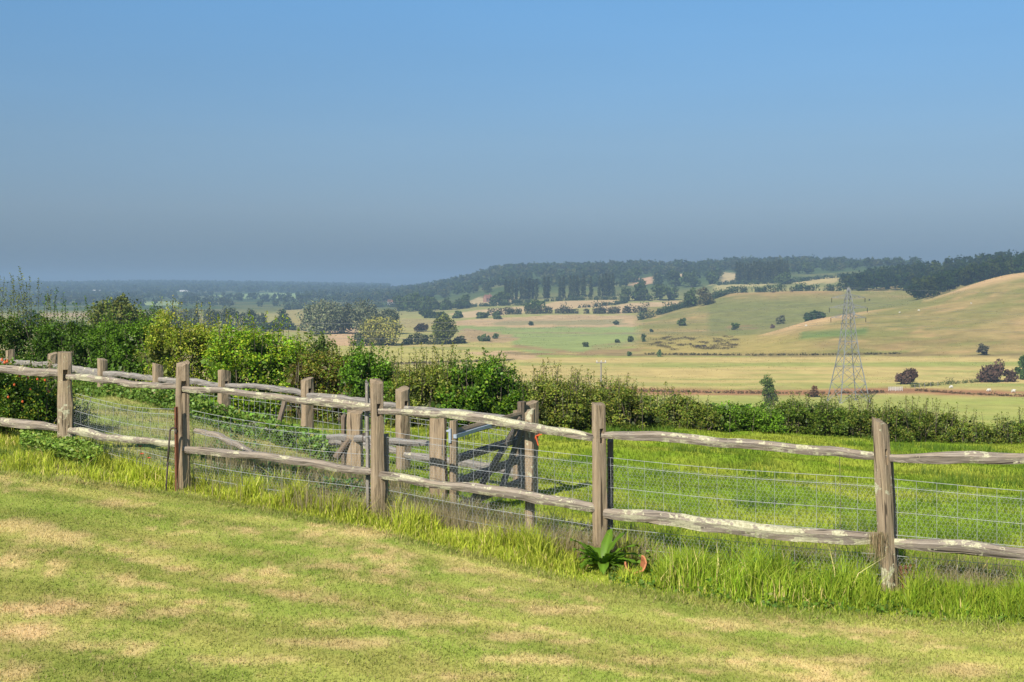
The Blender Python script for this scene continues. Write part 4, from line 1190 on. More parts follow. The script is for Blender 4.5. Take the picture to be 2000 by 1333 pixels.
# dry grass hanging from the lower rail beside the last post
n = 150; r5 = np.random.default_rng(55)
c0 = np.array(at(1712, 1040, 9.24)); P = np.tile(c0, (n, 1)) + r5.normal(0, 1, (n, 3)) * np.array([.030, .015, .010]); P[:, 1] -= .05
v, f, cc = blade_arrays(P, -r5.uniform(.10, .30, n), r5.uniform(.003, .006, n), jitter_cols(n, (.42, .34, .20), .15, None, 0, r5), .16, r5)
tag(mobj('dry_grass_tuft', np_mesh('dry_grass_tuft', v, f, cc, M['blade'])), 'straw-coloured dry grass tuft hanging from the lower rail beside the last post', 'grass tuft')
# dead dock stalk right of the last post
m2 = MB(); q = on_ground(1765, 9.3)
for k in range(4):
    a = q + Vector((.02 * k, .02 * k, -.03)); m2.tube([a, a + Vector((.01 * k, 0, .12)), a + Vector((.03 * (k - 1), 0, .22))], [.004, .003, .002], 4)
    for j in range(14):
        z = .08 + .012 * j; m2.box(a + Vector((.02 * (k - 1) * z / .2, .01 * ((j % 3) - 1), z)), (.016, .016, .012))
tag(m2.build('dead_dock_stalk', M['rust']), 'red-brown dead dock stalks just right of the last front post', 'plant')
# little flowers
def flower(px, py, Y, mat, label, size=.02, name='dandelion'):
    p = at(px, py, Y); g = gz(p.x, p.y); e = empty(name, (p.x, p.y, g)); tag(e, label, 'flower')
    m3 = MB(); h = p.z - g
    m3.tube([Vector((0, 0, -.02)), Vector((.006, 0, h * .5)), Vector((0, 0, h))], .003, 4); m3.build('stem', M['stem'], e)
    m4 = MB(); np_ = 9
    for k in range(np_):
        t = 2 * math.pi * k / np_; d = Vector((math.cos(t), math.sin(t) * .8 - .3, .45)).normalized(); s = Vector((-math.sin(t), math.cos(t), 0))
        c = Vector((0, 0, h))
        m4.add([c, c + d * size * .7 + s * size * .3, c + d * size, c + d * size * .7 - s * size * .3], [(0, 1, 2, 3)])
    m4.build('petals', M[mat], e)
flower(231, 832, 14.2, 'petal', 'small yellow dandelion behind the first long rail', .028)
flower(1640, 876, 10.8, 'petal', 'tiny yellow flower just above the right-hand top rail', .02)
flower(274, 873, 12.6, 'poppy', 'uppermost of the red flowers under the lower left rail', .026, 'red_flower')
flower(277, 888, 12.4, 'poppy', 'middle one of the red flowers under the lower left rail', .024, 'red_flower')
flower(291, 896, 12.3, 'poppy', 'lowest of the red flowers, nearest the iron pin', .022, 'red_flower')

# ------------------------------------------------------------------ trees
def crown(h, w, n, leaf, col, seed, low=.22, nblob=26, alt=None, p_alt=0., shape='oak', var=.16):
    r = np.random.default_rng(seed)
    zc = h * (1 + low) / 2; rz = h * (1 - low) / 2; rx = w / 2
    u = rand_unit(nblob, r) * (r.random(nblob) ** .38)[:, None]
    if shape == 'poplar':
        C = u * np.array([rx * .5, rx * .5, 0]); C[:, 2] = np.linspace(-.93, .86, nblob) * rz; br = rx * r.uniform(.5, .8, nblob)
        tpr = 1.05 - .65 * smooth(.45, 1, (C[:, 2] / rz + 1) / 2); C[:, :2] *= tpr[:, None]; br = br * tpr
    elif shape == 'cone':
        C = u * np.array([rx * .8, rx * .8, rz * .92]); br = rx * r.uniform(.22, .42, nblob)
        C[:, :2] *= (1.25 - .95 * np.clip((C[:, 2] / rz + 1) / 2, 0, 1))[:, None]
    elif shape == 'wind':      # wind-cut hawthorn, swept up to the right
        C = u * np.array([rx * .80, rx * .5, rz * .62]); br = rx * r.uniform(.20, .36, nblob)
        C[:, 2] += (C[:, 0] / rx) * rz * .42 - rz * .12
    elif shape == 'willow':
        C = u * np.array([rx * .80, rx * .74, rz * .82]); br = rx * r.uniform(.18, .48, nblob)
    else:
        nl_ = 3 + seed % 3                             # a few unequal limbs make the outline uneven
        lob = np.stack([r.uniform(-.5, .5, nl_) * rx, r.uniform(-.4, .4, nl_) * rx, r.uniform(-.45, .25, nl_) * rz], 1)
        lob[0] = (r.uniform(-.2, .2) * rx, 0, .40 * rz)
        li = r.integers(0, nl_, nblob)
        C = lob[li] + u * np.array([rx * .48, rx * .48, rz * .45])
        C[:, 2] = np.where(r.random(nblob) < .30, -rz * r.uniform(.2, .85, nblob), C[:, 2])
        br = rx * r.uniform(.16, .44, nblob)
    br = np.minimum(br * max(1.0, (rz / rx) ** .5 if shape != 'poplar' else 1.0), rz * .55)
    C[:, 2] += zc
    idx = r.integers(0, nblob, n)
    dirs = rand_unit(n, r); dirs[:, 2] = np.where(dirs[:, 2] < 0, dirs[:, 2] * (.95 if low < .15 else .5), dirs[:, 2])
    P = C[idx] + dirs * (br[idx] * (.55 + .5 * r.random(n)) * np.where(r.random(n) < .10, 1.28, 1))[:, None]
    if shape == 'willow':
        P[:, 2] -= .10 * h * r.random(n) ** 2 * 1.4
    P[:, 2] = np.maximum(P[:, 2], .03 * h * r.random(n))
    tone = 1 + r.normal(0, var, nblob)
    c = jitter_cols(n, col, var, alt, p_alt, r) * tone[idx][:, None]
    return leaf_arrays(P, r.uniform(.6, 1.4, n) * leaf, c, .75, .0, r) + (C,)

def trunk_mesh(h, w, seed, low=.22, C=None, rad=None, nl=6):
    r = np.random.default_rng(seed + 9)
    m = MB(); R0 = rad or h * .028
    p = [Vector((0, 0, -.3)), Vector((r.normal(0, .02) * h, r.normal(0, .02) * h, h * .22)), Vector((r.normal(0, .03) * h, r.normal(0, .03) * h, h * .5)), Vector((r.normal(0, .03) * h, 0, h * .8))]
    m.tube(p, [R0 * 1.25, R0, R0 * .6, R0 * .2], 6)
    if C is not None:
        for k in range(min(nl, len(C))):
            c = Vector(C[k]); s = p[1].lerp(p[2], r.random())
            m.tube([s, s.lerp(c, .5) + Vector((0, 0, .03 * h)), c], [R0 * .45, R0 * .3, R0 * .1], 4)
    return m

def tree(name, label, loc, h, w, n, leaf, col, seed, cat='tree', group=None, low=.22, shape='oak', nblob=26, alt=None, p_alt=0., near=False, nl=6):
    e = empty(name, loc); tag(e, label, cat, group)
    v, f, cc, C = crown(h, w, n, leaf, col, seed, low, nblob, alt, p_alt, shape)
    mobj('crown', np_mesh('crown', v, [f], cc, M['leaf' if near else 'farleaf']), e)
    trunk_mesh(h, w, seed, low, C, nl=nl).build('trunk', M['bark'], e)
    return e

def tree_px(name, label, px, top, bot, wpx, Y, n, col, seed, **kw):
    """a tree standing at a bearing and distance, its crown reaching a given dip"""
    X = (px - CX) / FPX * Y; g = gz(X, Y)
    h = (HY - top) / FPX * Y - g; w = wpx / FPX * Y
    leaf = kw.pop('leaf', max(.16, Y * .0017))
    return tree(name, label, (X, Y, g), h, w, n, leaf, col, seed, **kw)

OAK = (.085, .125, .028)
tree_px('oak_tree', 'broad green oak rising above the left hedge', 228, 567, 660, 128, 140, 14000, (.20, .22, .045), 501, leaf=.34, nblob=48, low=.48, near=True, nl=16, alt=(.09, .125, .026), p_alt=.35)
tree_px('oak_tree', 'smaller leafy tree low on the left shoulder of the broad oak', 185, 607, 670, 80, 110, 4000, (.10, .135, .035), 502, leaf=.26, near=True)
tree_px('round_tree', 'rounded bright green tree directly behind the brown-tinged hedge shrub', 625, 643, 720, 118, 75, 9000, (.130, .190, .030), 503, leaf=.17, nblob=40, near=True, low=.1)
tree_px('round_tree', 'small dark tree just right of the broad oak', 296, 597, 670, 48, 420, 1800, (.05, .085, .025), 504)
tree_px('bushy_tree', 'dark bush peeping over the hedge left of the oak', 150, 618, 680, 50, 300, 1500, (.06, .10, .03), 505)

# willows by the stream on the left of the valley
WIL = (.20, .215, .11)
for i, (px, top, w, col, lab) in enumerate([
        (628, 583, 78, WIL, 'tall silver-grey willow, left of the two big ones beside the tawny field'),
        (666, 591, 62, (.135, .150, .085), 'silver-grey willow squeezed between the two tallest willows'),
        (724, 584, 84, (.150, .165, .090), 'tall silver-grey willow, right-hand one of the two biggest'),
        (757, 600, 40, (.13, .15, .08), 'smaller grey willow at the right end of the big willow group')]):
    tree_px('willow_tree', lab, px, top, 648, w * 1.12, 720, 4200, col, 510 + i, shape='willow', low=.04, nblob=34, group='silver willows in the valley')
tree_px('willow_tree', 'yellow-green rounded willow in front of the silver willows', 745, 619, 675, 98, 585, 4500, (.36, .335, .082), 516, shape='willow', low=.02, nblob=40)
tree_px('bushy_tree', 'low grey-green bush at the left foot of the yellow-green willow', 703, 648, 676, 30, 580, 900, (.14, .15, .06), 517, low=.0)
tree_px('alder_tree', 'pointed dark green alder right of the yellow-green willow', 866, 614, 672, 62, 600, 3600, (.16, .18, .045), 518, shape='cone', low=.02, nblob=40, alt=(.15, .15, .05), p_alt=.2)
tree_px('bushy_tree', 'olive bush between the yellow-green willow and the pointed alder', 815, 652, 672, 60, 600, 1400, (.13, .14, .06), 519, low=.0)
tree_px('bushy_tree', 'low bush at the right foot of the pointed alder', 896, 657, 671, 36, 605, 900, (.12, .13, .06), 520, low=.0)
tree_px('hawthorn_bush', 'dark brownish clump of scrub behind the pointed alder', 822, 633, 650, 32, 760, 1000, (.09, .065, .04), 521, low=.0)
for i, (px, top, w) in enumerate([(338, 602, 36), (372, 598, 44), (412, 601, 42), (448, 599, 46), (486, 602, 42), (508, 610, 30)]):
    tree_px('willow_tree', ['leftmost', 'second', 'third', 'fourth', 'fifth', 'rightmost'][i] + ' grey-green willow of the row beyond the left hedge', px, top, 648, w, 820, 1500, (.115, .135, .075), 530 + i, shape='willow', low=.02, group='row of grey-green willows')
tree_px('round_tree', 'dark round tree alone between the willow row and the big willows', 547, 604, 645, 52, 800, 1700, (.065, .10, .045), 540, low=.02)
tree_px('bushy_tree', 'dark low tree clump left of the dark round tree', 520, 628, 645, 60, 760, 1000, (.06, .09, .04), 541, low=.0)
tree_px('bushy_tree', 'dark low tree clump at the left edge beyond the hedge', 60, 610, 640, 80, 900, 1200, (.055, .085, .04), 542, low=.0)

# dark trees at the foot of the wooded ridge
DT = (.072, .105, .028)
for i, (px, bot, top, w, lab) in enumerate([
        (776, 608, 577, 40, 'leftmost dark tree of the clump below the wooded ridge, beside the white cottage'),
        (805, 609, 573, 52, 'broadest dark tree of the clump left of the red-roofed house'),
        (838, 608, 578, 48, 'dark tree in the middle of the clump left of the red-roofed house'),
        (868, 606, 580, 38, 'dark tree at the right end of the clump below the wooded ridge'),
        (908, 603, 574, 44, 'dark round tree left of the red-roofed house'),
        (978, 596, 567, 36, 'dark round tree immediately right of the red-roofed house'),
        (1046, 612, 584, 44, 'dark spreading tree in the hedge below the first poplars'),
        (892, 622, 609, 34, 'low round tree on the field edge below the dark clump'),
        (940, 622, 610, 36, 'second low round tree on the field edge, right of the first'),
        (970, 624, 611, 26, 'third low round tree on the field edge below the red-roofed house'),
        (868, 630, 604, 30, 'dark tree at the left end of the stubble field'),
        (838, 622, 606, 50, 'wide dark bush left of the stubble field'),
        (1218, 589, 556, 34, 'leftmost green tree of the clump at the end of the poplar row'),
        (1250, 588, 553, 44, 'large dark tree in the clump right of the poplar row'),
        (1288, 587, 556, 48, 'round dark tree in the middle of the clump right of the poplars'),
        (1318, 587, 562, 30, 'small dark tree at the right end of the clump beside the tawny hill'),
        (1352, 600, 563, 40, 'dark tree at the lower corner of the tawny hill'),
        (1377, 597, 560, 40, 'olive-brown round tree at the lower corner of the tawny hill'),
        (1391, 556, 520, 38, 'tall dark tree left of the second poplar row'),
        (1350, 562, 532, 44, 'rounded tree beside the tall dark tree on the slope'),
        (1320, 560, 527, 40, 'dark tree on the slope above the clump'),
        (1240, 552, 522, 44, 'dark tree on the slope above the first poplar row'),
        (1530, 556, 534, 40, 'dark round bush at the right foot of the second poplar row'),
        (1575, 536, 512, 26, 'dark round tree standing out right of the second poplar row')]):
    Y = find_Y(px, bot, 700, 1800)
    tree_px('field_tree', lab, px, top, bot, w, Y, 1500, (.13, .115, .045) if 'olive' in lab else DT if 'dark' in lab else (.11, .145, .05), 550 + i, low=.03, nblob=22, group='trees at the foot of the ridge')

# the two rows of poplars, each tree on its own
variants = []
for k in range(4):
    v, f, cc, C = crown(25, 5.6, 900, 1.5, (.045, .06, .018), 600 + k, .02, 30, (.085, .09, .035), .25, 'poplar')
    cm = np_mesh('crown', v, [f], cc, M['farleaf'])
    tb = trunk_mesh(25, 4, 600 + k, rad=.35).build('trunk', M['bark']); tm = tb.data; bpy.data.objects.remove(tb)
    variants.append((cm, tm))
ORD = ['leftmost', 'second', 'third', 'fourth', 'fifth', 'sixth', 'seventh', 'eighth', 'ninth', 'tenth', 'eleventh', 'twelfth', 'thirteenth', 'fourteenth', 'fifteenth',
       'sixteenth', 'seventeenth', 'eighteenth', 'nineteenth', 'twentieth', 'twenty-first', 'twenty-second', 'twenty-third']
def poplar(px, Y, h, k, label, group):
    X = (px - CX) / FPX * Y
    e = empty('poplar_tree', (X, Y, gz(X, Y)), random.uniform(0, 6)); e.scale = (h / 25 * random.uniform(.8, 1.2),) * 2 + (h / 25,)
    tag(e, label, 'poplar', group)
    mobj('crown', variants[k % 4][0], e); mobj('trunk', variants[k % 4][1], e)
row1 = [988, 995, 1001, 1009, 1018, 1026, 1034, 1041, 1048, 1064, 1071, 1094, 1101, 1114, 1121, 1128, 1140, 1154, 1171, 1178, 1184, 1190, 1197]
for i, px in enumerate(row1):
    Y = 1345 + 6 * math.sin(i * 2.1)
    poplar(px, Y, random.uniform(22.5, 26), i, ORD[i] + ' narrow poplar from the left in the long row above the stubble fields', 'long poplar row')
for i, px in enumerate(np.linspace(1440, 1538, 19)):
    Y = 1440 + 8 * math.sin(i * 1.7)
    poplar(float(px), Y, random.uniform(23, 27), i + 1, ORD[i] + ' narrow poplar from the left in the upper row above the tawny hill', 'upper poplar row')

# scattered bushes on the valley floor and hills
for i, (px, bot, top, w, col, shp, lab) in enumerate([
        (1333, 637, 622, 24, DT, 'oak', 'round dark bush at the foot of the tawny hill'),
        (1437, 645, 628, 17, DT, 'oak', 'small upright dark bush at the foot of the tawny hill'),
        (1527, 633, 617, 24, (.10, .10, .05), 'oak', 'small olive bush left of the windswept dark bush'),
        (1588, 637, 608, 50, (.035, .065, .022), 'wind', 'large dark windswept bush in the hollow between the two hills'),
        (1918, 694, 672, 27, (.085, .075, .05), 'oak', 'grey-brown thorn bush on the right below the hill'),
        (1770, 751, 717, 44, (.105, .065, .045), 'wind', 'red-brown windswept hawthorn right of the pylon'),
        (1941, 747, 704, 72, (.10, .062, .045), 'wind', 'large red-brown windswept hawthorn near the right edge'),
        (1974, 746, 718, 34, (.095, .06, .045), 'oak', 'smaller brown hawthorn hard against the large one'),
        (1998, 742, 690, 46, (.075, .12, .035), 'oak', 'green tree at the right edge beside the brown hawthorns'),
        (1590, 776, 752, 26, (.15, .085, .045), 'oak', 'rusty brown bush left of the pylon foot'),
        (1512, 784, 770, 28, (.085, .11, .04), 'oak', 'low dark bush behind the hedge below the slim tree'),
        (1232, 668, 656, 20, (.06, .085, .04), 'oak', 'dark bush on the ditch in the green field, larger of the pair'),
        (1258, 668, 652, 11, (.08, .11, .05), 'oak', 'slim bush right of the dark ditch bush'),
        (1205, 670, 663, 10, (.06, .08, .04), 'oak', 'tiny dark bush left of the ditch bush'),
        (1143, 678, 669, 15, (.06, .08, .04), 'oak', 'small dark bush at the lower end of the ditch'),
        (1272, 649, 644, 7, (.05, .07, .04), 'oak', 'tiny dark bush at the far edge of the green field'),
        (1038, 636, 627, 11, (.05, .07, .04), 'oak', 'small square-looking dark bush at the far edge of the green field'),
        (1204, 635, 626, 13, (.06, .08, .05), 'oak', 'grey bush on the far field edge left of the tawny hill'),
        (944, 667, 650, 30, (.07, .10, .04), 'oak', 'dark green bush right of the alder, wider of two'),
        (968, 662, 651, 14, (.07, .10, .04), 'oak', 'small round bush right of the wide bush near the alder'),
        (1227, 696, 685, 12, (.10, .14, .06), 'oak', 'small green bush on the rushy strip, left one'),
        (1287, 697, 683, 11, (.10, .14, .06), 'oak', 'small green bush on the rushy strip, right one'),
        (1508, 642, 634, 10, (.13, .08, .06), 'oak', 'small reddish bush at the low end of the near hill')]):
    Y = find_Y(px, bot, 270, 1000 if px < 1400 or bot > 640 else 900)
    if lab.startswith('large dark windswept'): Y = 760
    tree_px('hawthorn_bush' if col[0] > .08 else 'field_bush', lab, px, top, bot, w, Y, 3000 if w > 35 else 1100 if w > 15 else 350, tuple(k * 1.45 for k in col), 640 + i, cat='bush', low=.0, shape=shp, nblob=22 if w > 35 else 14, nl=3)
# slim young tree behind the hedge
tree_px('young_tree', 'slim young green tree standing alone left of the pylon', 1499, 731, 790, 34, 250, 2600, (.13, .18, .045), 670, low=.22, nblob=30, leaf=.30)

# ------------------------------------------------------------------ hedgerows
def hedgerow(name, label, pts, h, n, leaf, col, seed, lo, hi, thick=1.5, alt=None, p_alt=0., cat='hedge'):
    r = np.random.default_rng(seed)
    W = [on_ground(p[0], find_Y(p[0], p[1], lo, hi)) for p in pts]
    A = np.array([tuple(w) for w in W]); seg = np.linalg.norm(np.diff(A[:, :2], axis=0), axis=1); cum = np.concatenate([[0], np.cumsum(seg)])
    ncl = max(20, int(cum[-1] / (h * .45)))
    s = r.uniform(0, cum[-1], ncl)
    C = np.stack([np.interp(s, cum, A[:, 0]), np.interp(s, cum, A[:, 1]), s * 0], 1) + r.normal(0, thick * .35, (ncl, 3)) * np.array([1, 1, 0])
    C[:, 2] = ground(C[:, 0], C[:, 1])
    hh = h * (.55 + .6 * r.random(ncl)) * (1 + (r.random(ncl) < .07) * .7)
    idx = r.integers(0, ncl, n); u = r.random(n)
    leaf = leaf * 1.5
    d = rand_unit(n, r) * np.array([1, 1, .5])
    P = C[idx] + d * (hh[idx] * .48)[:, None]
    P[:, 2] = C[idx, 2] + u * hh[idx] * (1 - .25 * np.linalg.norm(d[:, :2], axis=1))
    c = jitter_cols(n, col, .16, alt, p_alt, r) * (1 + r.normal(0, .15, ncl))[idx][:, None]
    o0 = np.array(tuple(W[0]))
    v, f, cc = leaf_arrays(P - o0, r.uniform(.6, 1.4, n) * leaf, c, .75, 0, r)
    o = mobj(name, np_mesh(name, v, [f], cc, M['farleaf'])); o.location = W[0]
    return tag(o, label, cat)
hedgerow('hedgerow', 'dark hedgerow climbing the left edge of the tawny hill', [(1243, 627), (1300, 612), (1335, 602)], 6, 2600, .8, (.055, .085, .035), 701, 900, 1250)
hedgerow('hedgerow', 'dark hedgerow along the crest of the tawny hill', [(1330, 604), (1400, 583), (1440, 571), (1480, 566), (1560, 564), (1645, 563)], 7, 6000, .8, (.050, .080, .032), 702, 930, 1120)
hedgerow('hedgerow', 'hedgerow of brownish bushes below the stubble fields', [(960, 616), (1030, 614), (1100, 613), (1180, 613), (1250, 611), (1270, 610)], 7, 5200, .9, (.075, .085, .042), 703, 950, 1300, alt=(.12, .085, .055), p_alt=.25)
hedgerow('hedgerow', 'thin dark hedge between the two stubble fields', [(1130, 602), (1200, 596), (1225, 592)], 4, 1400, .8, (.055, .08, .035), 704, 1050, 1400)
hedgerow('hedgerow', 'dark hedge under the long poplar row', [(985, 594), (1060, 590), (1130, 587), (1215, 586)], 5, 3200, .9, (.055, .085, .035), 705, 1150, 1500)
hedgerow('hedgerow', 'dark hedge below the red-roofed house', [(880, 602), (960, 599), (1030, 597)], 4, 1800, .9, (.05, .08, .035), 706, 1100, 1500)
hedgerow('hedgerow', 'dark hedge running below the upper poplar row to the wood', [(1400, 558), (1470, 556), (1540, 553), (1600, 546), (1650, 541)], 6, 4200, .9, (.05, .08, .035), 707, 1150, 1700)
hedgerow('hedgerow', 'low scrubby hedge at the foot of the pale fields between the willows and alder', [(690, 676), (780, 674), (860, 673), (905, 670)], 2.2, 1800, .5, (.12, .13, .06), 708, 500, 700)
hedgerow('hedgerow', 'dark hedge on the far side of the left valley fields', [(-40, 640), (120, 640), (260, 638), (420, 644), (560, 645), (640, 648)], 5, 5200, .7, (.06, .085, .045), 709, 700, 1000)
hedgerow('hedgerow', 'far tree-lined hedge crossing the valley behind the willows', [(560, 606), (640, 602), (720, 600), (780, 600)], 9, 2600, 1.2, (.06, .085, .045), 710, 1300, 2000)
hedgerow('hedgerow', 'reedy green bank beside the red-brown hawthorns', [(1778, 757), (1830, 753), (1880, 749), (1925, 746)], 1.2, 1500, .22, (.15, .165, .06), 711, 300, 420, .8)
hedgerow('reed_bank', 'rust-brown sedge bank along the ditch behind the pylon', [(1180, 764), (1300, 766), (1450, 769), (1600, 770), (1730, 767)], .8, 5000, .22, (.25, .14, .075), 712, 285, 380, 1.2, alt=(.28, .22, .10), p_alt=.35, cat='reeds')
hedgerow('reed_bank', 'rust-brown sedge bank on the right below the hawthorns', [(1790, 764), (1880, 770), (1960, 774), (2080, 778)], .7, 3000, .22, (.22, .125, .065), 713, 285, 380, 1.0, alt=(.26, .20, .09), p_alt=.25, cat='reeds')
hedgerow('rush_strip', 'dark broken line of rushes along the middle ditch', [(1260, 693), (1380, 694), (1500, 695), (1640, 694), (1760, 692)], .9, 2600, .35, (.13, .11, .06), 714, 450, 560, 1.0, alt=(.2, .18, .08), p_alt=.3, cat='rushes')
hedgerow('rush_strip', 'brown rushes on the stream bank left of the glossy hedge shrub', [(740, 712), (830, 709), (920, 707), (1010, 704)], .7, 1500, .3, (.14, .11, .06), 715, 380, 480, 1.0, cat='rushes')

# rush clumps in the middle field
n = 5200; r6 = np.random.default_rng(66); cl = []
for _ in range(70):
    px = r6.uniform(1270, 1440); py = r6.uniform(660, 686) - (px - 1270) * .02
    Yc = find_Y(px, py, 480, 700); g = on_ground(px, Yc); cl.append((g.x, g.y, g.z, r6.uniform(1.0, 3.2)))
cl = np.array(cl); idx = r6.integers(0, len(cl), n)
P = cl[idx, :3] + r6.normal(0, 1, (n, 3)) * np.array([1, .5, 0]) * cl[idx, 3:4] * .6; P[:, 2] += r6.random(n) * .9
v, f, cc = leaf_arrays(P, r6.uniform(.3, .6, n), jitter_cols(n, (.14, .11, .06), .2, None, 0, r6), .6, .3, r6)
tag(mobj('rush_clumps', np_mesh('rush_clumps', v, [f], cc, M['farleaf'])), 'scattered brown rush clumps in the pale middle field', 'rushes', None, 'stuff')

# grain of the far grassland: tufts and thistles too many to count
r7 = np.random.default_rng(67); n = 26000
px = r7.uniform(600, 2150, n); Y = r7.uniform(300 ** .5, 1050 ** .5, n) ** 2
X = (px - CX) / FPX * Y; Z = ground(X, Y); py = HY - FPX * Z / Y
keep = fbm(X / 22, Y / 30, 44) > .46
X, Y, Z, px, py = X[keep], Y[keep], Z[keep], px[keep], py[keep]; n = len(X)
base = valley_col(X, Y, px, py) * (r7.uniform(1.2, 1.8, n))[:, None]
v, f, cc = leaf_arrays(np.stack([X, Y, Z + .08], 1), r7.uniform(.5, 1.3, n) * Y * .0008, base, .8, .2, r7)
tag(mobj('grass_tufts', np_mesh('grass_tufts', v, [f], cc, M['farleaf'])), 'coarse grass tufts over the valley fields and hillside', 'grass', None, 'stuff')

# ------------------------------------------------------------------ woods that read as one mass
def wood(name, label, pos, h, w, nl, leaf, col, seed, alt=None, p_alt=.25, low=.12, cat='wood'):
    r = np.random.default_rng(seed)
    var = [crown(1.0, w / h, nl, leaf / h, (1, 1, 1), seed + k, low, 12, None, 0, 'oak', .10) for k in range(8)]
    V, C = [], []
    for i, (X, Y) in enumerate(pos):
        v, f, cc, _ = var[r.integers(0, 8)]
        s = h * r.uniform(.72, 1.2); a = r.uniform(0, 6.28); ca, sa = math.cos(a), math.sin(a)
        q = v * s; q = np.stack([q[:, 0] * ca - q[:, 1] * sa, q[:, 0] * sa + q[:, 1] * ca, q[:, 2]], 1)
        V.append(q + np.array([X, Y, gz(X, Y) - .3]))
        base = np.array(alt if (alt and r.random() < p_alt) else col) * r.uniform(.78, 1.25)
        C.append(np.minimum(cc, 1.3) / 1.0 * base)
    V = np.concatenate(V); C = np.concatenate(C); f = np.arange(len(V)).reshape(-1, 4)
    return tag(mobj(name, np_mesh(name, V, [f], C, M['farleaf'])), label, cat, None, 'stuff')
def wood_pos(n, f_ok, pxr, Yr, seed):
    r = np.random.default_rng(seed); out = []
    while len(out) < n:
        px = r.uniform(*pxr); Y = math.sqrt(r.uniform(Yr[0] ** 2, Yr[1] ** 2))
        if f_ok(px, Y): out.append(((px - CX) / FPX * Y, Y))
    return out
def okA(px, Y):
    edge = np.interp(px, [1640, 1660, 1778, 1784, 1850, 2000, 2200], [1075, 1062, 1040, 810, 850, 900, 900])
    return Y > edge
wood('woodland', 'dark green wood on the hill behind the right-hand crest', wood_pos(640, okA, (1645, 2150), (800, 1250), 801), 15, 12.5, 170, 2.1, (.022, .044, .008), 801, (.050, .068, .012), .3)
def py_of(px, Y): X = (px - CX) / FPX * Y; return HY - FPX * gz(X, Y) / Y
def infield(px, Y):
    p = py_of(px, Y)
    for poly, c in FIELDS:
        if inpoly(np.array([px]), np.array([p]), poly)[0]: return True
    return False
wood('woodland', 'blue-hazed wood covering the long ridge on the skyline', wood_pos(1750, lambda px, Y: Y > np.interp(px, [690, 900, 1000, 1200, 1400, 1700], [1900, 1600, 1500, 1500, 1560, 1620]) and not infield(px, Y), (690, 1790), (1480, 2480), 802),
     12, 20, 64, 3.6, (.050, .078, .026), 802, (.090, .10, .036), .3)
wood('woodland', 'hazy wood and copses on the lower slope left of the long ridge', wood_pos(420, lambda px, Y: not infield(px, Y) and fbm(px / 40, Y / 200, 5) > .36, (560, 900), (1750, 3300), 803), 13, 17, 60, 3.2, (.05, .075, .03), 803, (.08, .09, .04), .3)
wood('woodland', 'pale blue wooded ridge far away on the left horizon', wood_pos(3000, lambda px, Y: not infield(px, Y) and (Y > 4300 or fbm(px / 50, Y / 220, 15) > .20), (-160, 760), (2900, 5400), 804), 13, 30, 28, 7.0, (.042, .07, .03), 804, (.06, .08, .04), .3)
wood('woodland', 'hazy belt of trees across the valley behind the left hedge', wood_pos(520, lambda px, Y: not infield(px, Y) and fbm(px / 60, Y / 150, 25) > .38, (-160, 560), (1650, 2700), 805), 12, 17, 60, 3.2, (.045, .07, .03), 805, (.07, .085, .04), .3)

# ------------------------------------------------------------------ pylon and lines
PB = on_ground(1657, 297)
pyl = empty('electricity_pylon', PB, R(10)); tag(pyl, 'tall grey lattice electricity pylon in the valley', 'pylon')
PH = .0 - PB.z - .25
def lvl(z):      # half width at a height
    return float(np.interp(z, [0, PH * .42, PH * .72, PH * .90, PH], [3.75, 1.85, 1.05, .65, .12]))
cn = [(-1, -1), (1, -1), (1, 1), (-1, 1)]
zs = [0, PH * .17, PH * .31, PH * .43, PH * .53, PH * .62, PH * .70, PH * .76, PH * .82, PH * .88, PH * .94, PH]
def cpt(c, z): w = lvl(z); return Vector((c[0] * w, c[1] * w, z))
for c in cn:
    m = MB()
    for a, b in zip(zs[:-1], zs[1:]): m.bar(cpt(c, a), cpt(c, b), .13 if a < PH * .5 else .105, 4)
    m.build('leg', M['steel'], pyl)
    m = MB(); m.box(Vector((c[0] * 3.75, c[1] * 3.75, 0)), (.6, .6, .5)); m.build('footing', M['concrete'], pyl)
for i in range(4):
    m = MB(); c0, c1 = cn[i], cn[(i + 1) % 4]
    for k, (a, b) in enumerate(zip(zs[:-1], zs[1:])):
        m.bar(cpt(c0, a), cpt(c1, b), .06, 4); m.bar(cpt(c1, a), cpt(c0, b), .06, 4)
        if k in (1, 3, 6, 9): m.bar(cpt(c0, b), cpt(c1, b), .075, 4)
    m.build('lattice_bracing', M['steel'], pyl)
ends = []
arms = []
for z, l in ((PH - 2.6, 4.3), (PH - 5.0, 4.9), (PH - 7.4, 4.5)):
    for sgn in (-1, 1):
        m = MB(); w = lvl(z); tip = Vector((sgn * l, 0, z + .15)); wu = lvl(z + 1.0)
        for sy in (-1, 1):
            m.bar(Vector((sgn * w, sy * w, z)), tip, .07, 4); m.bar(Vector((sgn * wu, sy * wu, z + 1.0)), tip, .06, 4)
            for q in (.35, .65):
                m.bar(Vector((sgn * w, sy * w, z)).lerp(tip, q), Vector((sgn * wu, sy * wu, z + 1.0)).lerp(tip, q - .15), .045, 4)
        arm = m.build('cross_arm', M['steel'], pyl)
        m = MB()
        for q in range(6): m.bar(tip + Vector((0, 0, -.1 - q * .17)), tip + Vector((0, 0, -.2 - q * .17)), .11, 8)
        m.bar(tip, tip + Vector((0, 0, -1.2)), .03, 4)
        m.build('insulator', M['glass'], arm)
        ends.append(tip + Vector((0, 0, -1.2)))
ends.append(Vector((0, 0, PH)))
m = MB(); m.box((1.0, -1.05, PH - 6.2), (.45, .3, .8)); m.box((1.0, -1.05, PH - 4.6), (.3, .25, .5)); m.build('antenna_box', M['steel'], pyl)
rz = R(10); Rm = Matrix.Rotation(rz, 4, 'Z')
